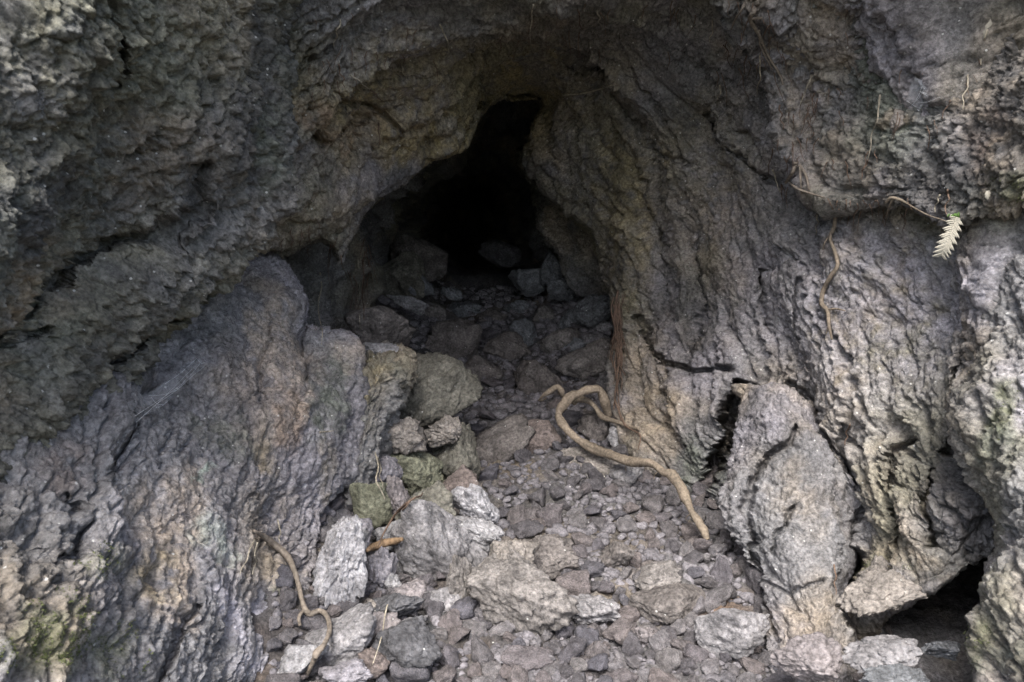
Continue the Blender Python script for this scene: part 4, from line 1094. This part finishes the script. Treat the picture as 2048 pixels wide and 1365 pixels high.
HL = ['pale hair rootlet hanging from the lowest tip of the arch over the recess', 'long hair rootlet hanging just left of the lowest tip of the arch', 'hair rootlet hanging in the dark recess above the left wall fin', 'short stiff rootlet on the rusty band left of the arch',
      'long hair rootlet at the top edge above the black passage', 'thin hair rootlet left of the top centre of the ceiling', 'short curled rootlet at the top edge right of the passage', 'hair rootlet just right of the curled one at the top edge',
      'pale rootlet on the ceiling beside the left overhang near the top edge', 'short rootlet below the pale one beside the left overhang', 'tiny rootlet on the ceiling left of the black passage, above the rusty band', 'slanting rootlet across the top of the rusty band',
      'second slanting rootlet continuing down to the crack of the rusty band', 'short rootlet below the rim left of the dangling root cluster', 'hair rootlet right under the dangling root cluster', 'short rootlet between the dangling cluster and the knot of roots',
      'slanting hair rootlet on the tan band of the upper right overhang', 'long thin rootlet crossing the upper right overhang left of the tan stone', 'lower tail piece of the long thin rootlet on the upper right overhang', 'fine rootlet left of the knot of small roots',
      'tiny rootlet on the dim upper part of the right wall', 'stringy rootlet under the narrow cream leaf in the upper right corner', 'paler rootlet right below the narrow cream leaf', 'short rootlet below the white triangular cobweb', 'hair rootlet hanging off the lip into the black passage',
      'thread rootlet over the flat green stone', 'tiny stiff rootlet stuck to the left wall fin', 'thin rootlet just above the green tip of the fern', 'second thin rootlet left above the fern', 'short rootlet left of the top of the thin orange root',
      'short dry rootlet on the wall right of the split slab', 'pale side hair at the upper end of the lower left root', 'second side hair below the upper end of the lower left root', 'white rootlet hanging at the small hole beside the slab',
      'long straw like rootlet over the charcoal boulder', 'short straw rootlet above the lower left root']
hairs = [((725, 520), (728, 640)), ((715, 520), (720, 660)), ((640, 545), (643, 690)), ((757, 245), (759, 290)), ((1067, 10), (1062, 90)), ((880, 50), (898, 105)), ((1155, 20), (1165, 60)), ((1195, 20), (1205, 60)), ((680, 40), (668, 95)),
         ((678, 130), (690, 175)), ((802, 125), (812, 160)), ((700, 150), (740, 180)), ((740, 180), (770, 205)), ((1425, 40), (1420, 85)), ((1520, 110), (1515, 190)), ((1560, 210), (1566, 260)), ((1625, 150), (1600, 210)), ((1760, 190), (1735, 320)),
         ((1735, 320), (1722, 360)), ((1545, 340), (1560, 385)), ((1440, 170), (1436, 200)), ((1960, 20), (1950, 80)), ((1975, 60), (1962, 130)), ((1935, 150), (1925, 220)), ((965, 290), (962, 310)), ((755, 915), (765, 980)), ((640, 865), (668, 862)),
         ((1895, 380), (1893, 430)), ((1880, 390), (1870, 425)), ((1635, 430), (1632, 470)), ((1700, 850), (1690, 890)), ((510, 1080), (480, 1150)), ((515, 1085), (505, 1150)), ((1668, 1130), (1672, 1190)), ((775, 1210), (745, 1330)), ((555, 1040), (560, 1085))]
for k, ((a, b), (c, d)) in enumerate(hairs):
    r = random.Random(k)
    pts = []
    for j in range(6):
        t = j / 5
        pts.append((a + (c - a) * t + r.uniform(-5, 5) * math.sin(t * 3.1), b + (d - b) * t, 1.9 - 1.1 * t))
    o = root('rootlet', [pxpath(pts, .02)], M_PALE if k % 3 else M_RED, None, sides=5, rough=0, sub=4)
    mid = ((a + c) / 2, (b + d) / 2)
    setp(o, HL[k], 'rootlet', 'hair like rootlets hanging from the rock')
root('root', [pxpath([(1125, 190, 2.5), (1160, 188, 2.2), (1195, 180, 2), (1225, 170, 1.4)], .02)], M_PALE, 'thin pale root stretched across the top of the cave arch', 'root', sides=6)
root('root', [pxpath([(750, 905, 1.5), (757, 935, 1.8), (752, 960, 1.8), (764, 985, 1.4), (770, 1000, 1)], .03)], M_PALE, 'white thread like root hanging down onto the flat green stone', 'root', sides=6)

hr = random.Random(77); hp = []
for x0, y0, x1, y1, n_, ln_ in ((1430, -10, 1570, 150, 22, 60), (1540, 180, 1640, 380, 26, 45), (660, 470, 745, 560, 16, 90), (620, 20, 900, 200, 18, 40), (1000, 0, 1400, 110, 18, 50), (1650, 20, 1990, 330, 30, 45), (1620, 395, 1830, 430, 22, 40), (1220, 560, 1250, 700, 12, 70), (560, 420, 640, 500, 10, 40)):
    for _ in range(n_):
        a_, b_ = hr.uniform(x0, x1), hr.uniform(y0, y1); L_ = ln_ * hr.uniform(.4, 1.2); c_ = hr.uniform(-.35, .35)
        hp.append(pxpath([(a_ + c_ * L_ * t_ + hr.uniform(-4, 4), b_ + L_ * t_, 1.15 - .7 * t_) for t_ in (0, .3, .6, 1)], .014))
o = root('root_hairs', hp, M_RED, 'finest hair roots matted along the rims of the overhangs', 'rootlet', sides=4, rough=0, sub=3)
del o['category']; o['kind'] = 'stuff'

# ------------------------------------------------------------------ fern frond on the right wall
M_DRY = plain_mat('dry_frond', (.27, .255, .21), .8, 80, .15)
M_GREEN = plain_mat('fresh_leaf', (.075, .14, .035), .6, 80, .25)


def leaf_mesh(name, L, Wd, lob=5):
    """toothed pinna with a little thickness and droop"""
    n = 9
    t = np.linspace(0, 1, n)
    wv = Wd * (np.sin(np.pi * np.clip(t * .9 + .12, 0, 1)) ** .7) * (1 + .22 * np.cos(t * lob * 6.28))
    up = np.stack([t * L, wv, -.12 * L * t * t - .1 * wv], 1); dn = up * [1, -1, 1]; mid = np.stack([t * L, 0 * t, -.12 * L * t * t + .03 * L], 1)
    top = np.concatenate([up, mid, dn]); bot = top - [0, 0, .0012]
    v = np.concatenate([top, bot]); q = []
    m = len(top)
    for i in range(n - 1):
        for a, b in ((0, n), (n, 2 * n)):
            q.append((a + i, a + i + 1, b + i + 1, b + i)); q.append((m + b + i, m + b + i + 1, m + a + i + 1, m + a + i))
        q.append((i + 1, i, m + i, m + i + 1)); q.append((2 * n + i, 2 * n + i + 1, m + 2 * n + i + 1, m + 2 * n + i))
    return mesh_np(name, v, quads=np.array(q))


df = min(depth(1895, 470), depth(1905, 440), depth(1885, 500)) - .02
spine = [np.array(W(a, b, df - e)) for a, b, e in ((1915, 428, 0), (1910, 445, .02), (1903, 465, .03), (1895, 485, .03), (1888, 500, .025), (1882, 513, .015))]
fr = bpy.data.objects.new('fern_frond', None); COL.objects.link(fr); fr.location = spine[0]
setp(fr, 'dry cream white fern frond with a green tip hanging on the right wall', 'fern')
sp4 = [[*p, .0012] for p in spine]
under(root('stem', [sp4], M_DRY, None, sides=6, rough=0), fr)
cp = crpath(sp4, 5)[:, :3]
lm = leaf_mesh('leaflet', .030, .0034, 7); lm.materials.append(M_DRY)
gl = leaf_mesh('leaflet', .013, .004); gl.materials.append(M_GREEN)
npair = 24
for k in range(npair):
    p = cp[int(1 + k * (len(cp) - 3) / (npair - 1))]; t_ = cp[min(len(cp) - 1, int(2 + k * (len(cp) - 3) / (npair - 1)))] - p
    t_ = Vector(t_).normalized()
    for sgn in (-1, 1):
        o = bpy.data.objects.new('leaflet', lm); COL.objects.link(o)
        zax = Vector((-.15, -.95, .25)).normalized()
        side = (t_.cross(zax)).normalized() * sgn
        xax = (side * .8 + t_ * .65).normalized(); yax = zax.cross(xax).normalized(); zz = xax.cross(yax)
        sc = (1 - .35 * abs(k / (npair - 1) - .45)) * (.75 + .25 * math.sin(k * 2.1 + sgn))
        o.matrix_world = Matrix.Translation(Vector(p) - fr.location) @ Matrix((xax, yax, zz)).transposed().to_4x4() @ Matrix.Scale(sc, 4)
        o.parent = fr
for k, (dx, dy, an) in enumerate(((-.006, .012, .3), (.004, .016, 1.2), (-.012, .004, -.6), (-.002, .002, 2.2), (-.016, .01, 2.9))):
    o = bpy.data.objects.new('leaflet', gl); COL.objects.link(o); o.parent = fr
    o.location = (dx - .008, -.012, dy - .012); o.rotation_euler = (math.radians(70), an, .2 * k)
    o['label'] = 'fresh green leaflet'
d2 = depth(1982, 65) - .015
lf = leaf_mesh('dry_leaf', .045, .011); lf.materials.append(M_DRY)
o = link('dry_leaf', lf, None, loc=W(1986, 40, d2)); o.rotation_euler = (math.radians(80), math.radians(105), 0)
setp(o, 'narrow cream dry leaf caught on the rough rock in the upper right corner', 'leaf')
d3 = depth(1980, 390) - .012
lf = leaf_mesh('dry_leaf', .02, .007, 3); lf.materials.append(M_DRY)
o = link('dry_leaf', lf, None, loc=W(1976, 382, d3)); o.rotation_euler = (math.radians(80), math.radians(80), 0)
setp(o, 'tiny white leaf scrap above and right of the fern frond', 'leaf')

# ------------------------------------------------------------------ moss tufts on the damp patches
mp, mn = np.concatenate(MOSS), np.concatenate(MOSSN)
rg2 = np.random.default_rng(5)
mp = np.repeat(mp, 2, 0) + rg2.normal(size=(len(mp) * 2, 3)) * .002
mn = np.repeat(mn, 2, 0) + rg2.normal(size=mp.shape) * .55
mn /= np.linalg.norm(mn, axis=1, keepdims=True)
sd_ = np.cross(mn, rg2.normal(size=mp.shape)); sd_ /= np.linalg.norm(sd_, axis=1, keepdims=True)
hl = rg2.uniform(.0015, .0045, (len(mp), 1)); wd = hl * .35
mv = np.stack([mp - sd_ * wd, mp + sd_ * wd, mp + mn * hl], 1).reshape(-1, 3)
M_MOSS = plain_mat('moss_green', (.075, .088, .032), .85, 40, .45)
setp(link('moss', mesh_np('moss', mv, tris=np.arange(len(mv)).reshape(-1, 3)), M_MOSS), 'thin green moss on the damp lumps of the walls', kind='stuff')

# ------------------------------------------------------------------ cobwebs
mw = bpy.data.materials.new('cobweb'); mw.use_nodes = True
N = mw.node_tree.nodes; L = mw.node_tree.links
b = N['Principled BSDF']; b.inputs['Base Color'].default_value = (.55, .58, .62, 1); b.inputs['Roughness'].default_value = .9
tr = N.new('ShaderNodeBsdfTransparent'); mx = N.new('ShaderNodeMixShader'); tc = N.new('ShaderNodeTexCoord'); nz = N.new('ShaderNodeTexNoise'); nz.inputs['Scale'].default_value = 18; nz.inputs['Detail'].default_value = 6
mr = N.new('ShaderNodeMapRange'); mr.inputs[1].default_value = .35; mr.inputs[2].default_value = .75; mr.inputs[3].default_value = .03; mr.inputs[4].default_value = .34
L.new(tc.outputs['Object'], nz.inputs['Vector']); L.new(nz.outputs['Fac'], mr.inputs[0]); L.new(mr.outputs[0], mx.inputs[0]); L.new(tr.outputs[0], mx.inputs[1]); L.new(b.outputs[0], mx.inputs[2])
L.new(mx.outputs[0], N['Material Output'].inputs['Surface'])
M_THREAD = plain_mat('web_thread', (.6, .62, .64), .6, 60, .1)


def web(label, corners, off, seed):
    n = 14
    A, B, C_, D_ = [np.array(c, float) for c in corners]
    V = []
    dd = [depth(*c) for c in corners]
    for i in range(n):
        for j in range(n):
            u, v = i / (n - 1), j / (n - 1)
            q = (1 - u) * (1 - v) * A + u * (1 - v) * B + u * v * C_ + (1 - u) * v * D_
            q = q + np.array([math.sin(v * 9 + seed), math.cos(u * 8 + seed)]) * 5
            d = (1 - u) * (1 - v) * dd[0] + u * (1 - v) * dd[1] + u * v * dd[2] + (1 - u) * v * dd[3]
            V.append(W(q[0], q[1], min(d, depth(*q)) - off * (1 + math.sin(u * 3.1) * math.sin(v * 3.1))))
    ids = np.arange(n * n).reshape(n, n)
    q = np.stack([ids[:-1, :-1], ids[:-1, 1:], ids[1:, 1:], ids[1:, :-1]], -1).reshape(-1, 4)
    g = bpy.data.objects.new('cobweb', None); COL.objects.link(g); g.location = V[0]
    setp(g, label, 'cobweb')
    under(link('web_sheet', mesh_np('web_sheet', np.array(V), quads=q), mw), g)
    r = random.Random(seed); paths = []
    for k in range(9):
        a = V[r.randrange(n * n)]; c = V[r.choice([r.randrange(n), n * n - 1 - r.randrange(n), r.randrange(n) * n, r.randrange(n) * n + n - 1])]
        m_ = (np.array(a) + c) / 2 + np.array([0, -.004, -.004])
        paths.append([[*a, .0004], [*m_, .0004], [*c, .0004]])
    v, qd, t = tube(paths, 4, 0, 0, 4)
    o = under(link('web_thread', mesh_np('web_thread', v, quads=qd, tris=t), M_THREAD), g); o['kind'] = 'stuff'


web('greyish funnel cobweb sheet stretched in the hollow of the left wall', ((255, 810), (395, 715), (415, 735), (275, 850)), .012, 3)
web('small triangular white cobweb on the rough rock at the upper right', ((1815, 205), (1835, 150), (1875, 190), (1825, 220)), .012, 5)
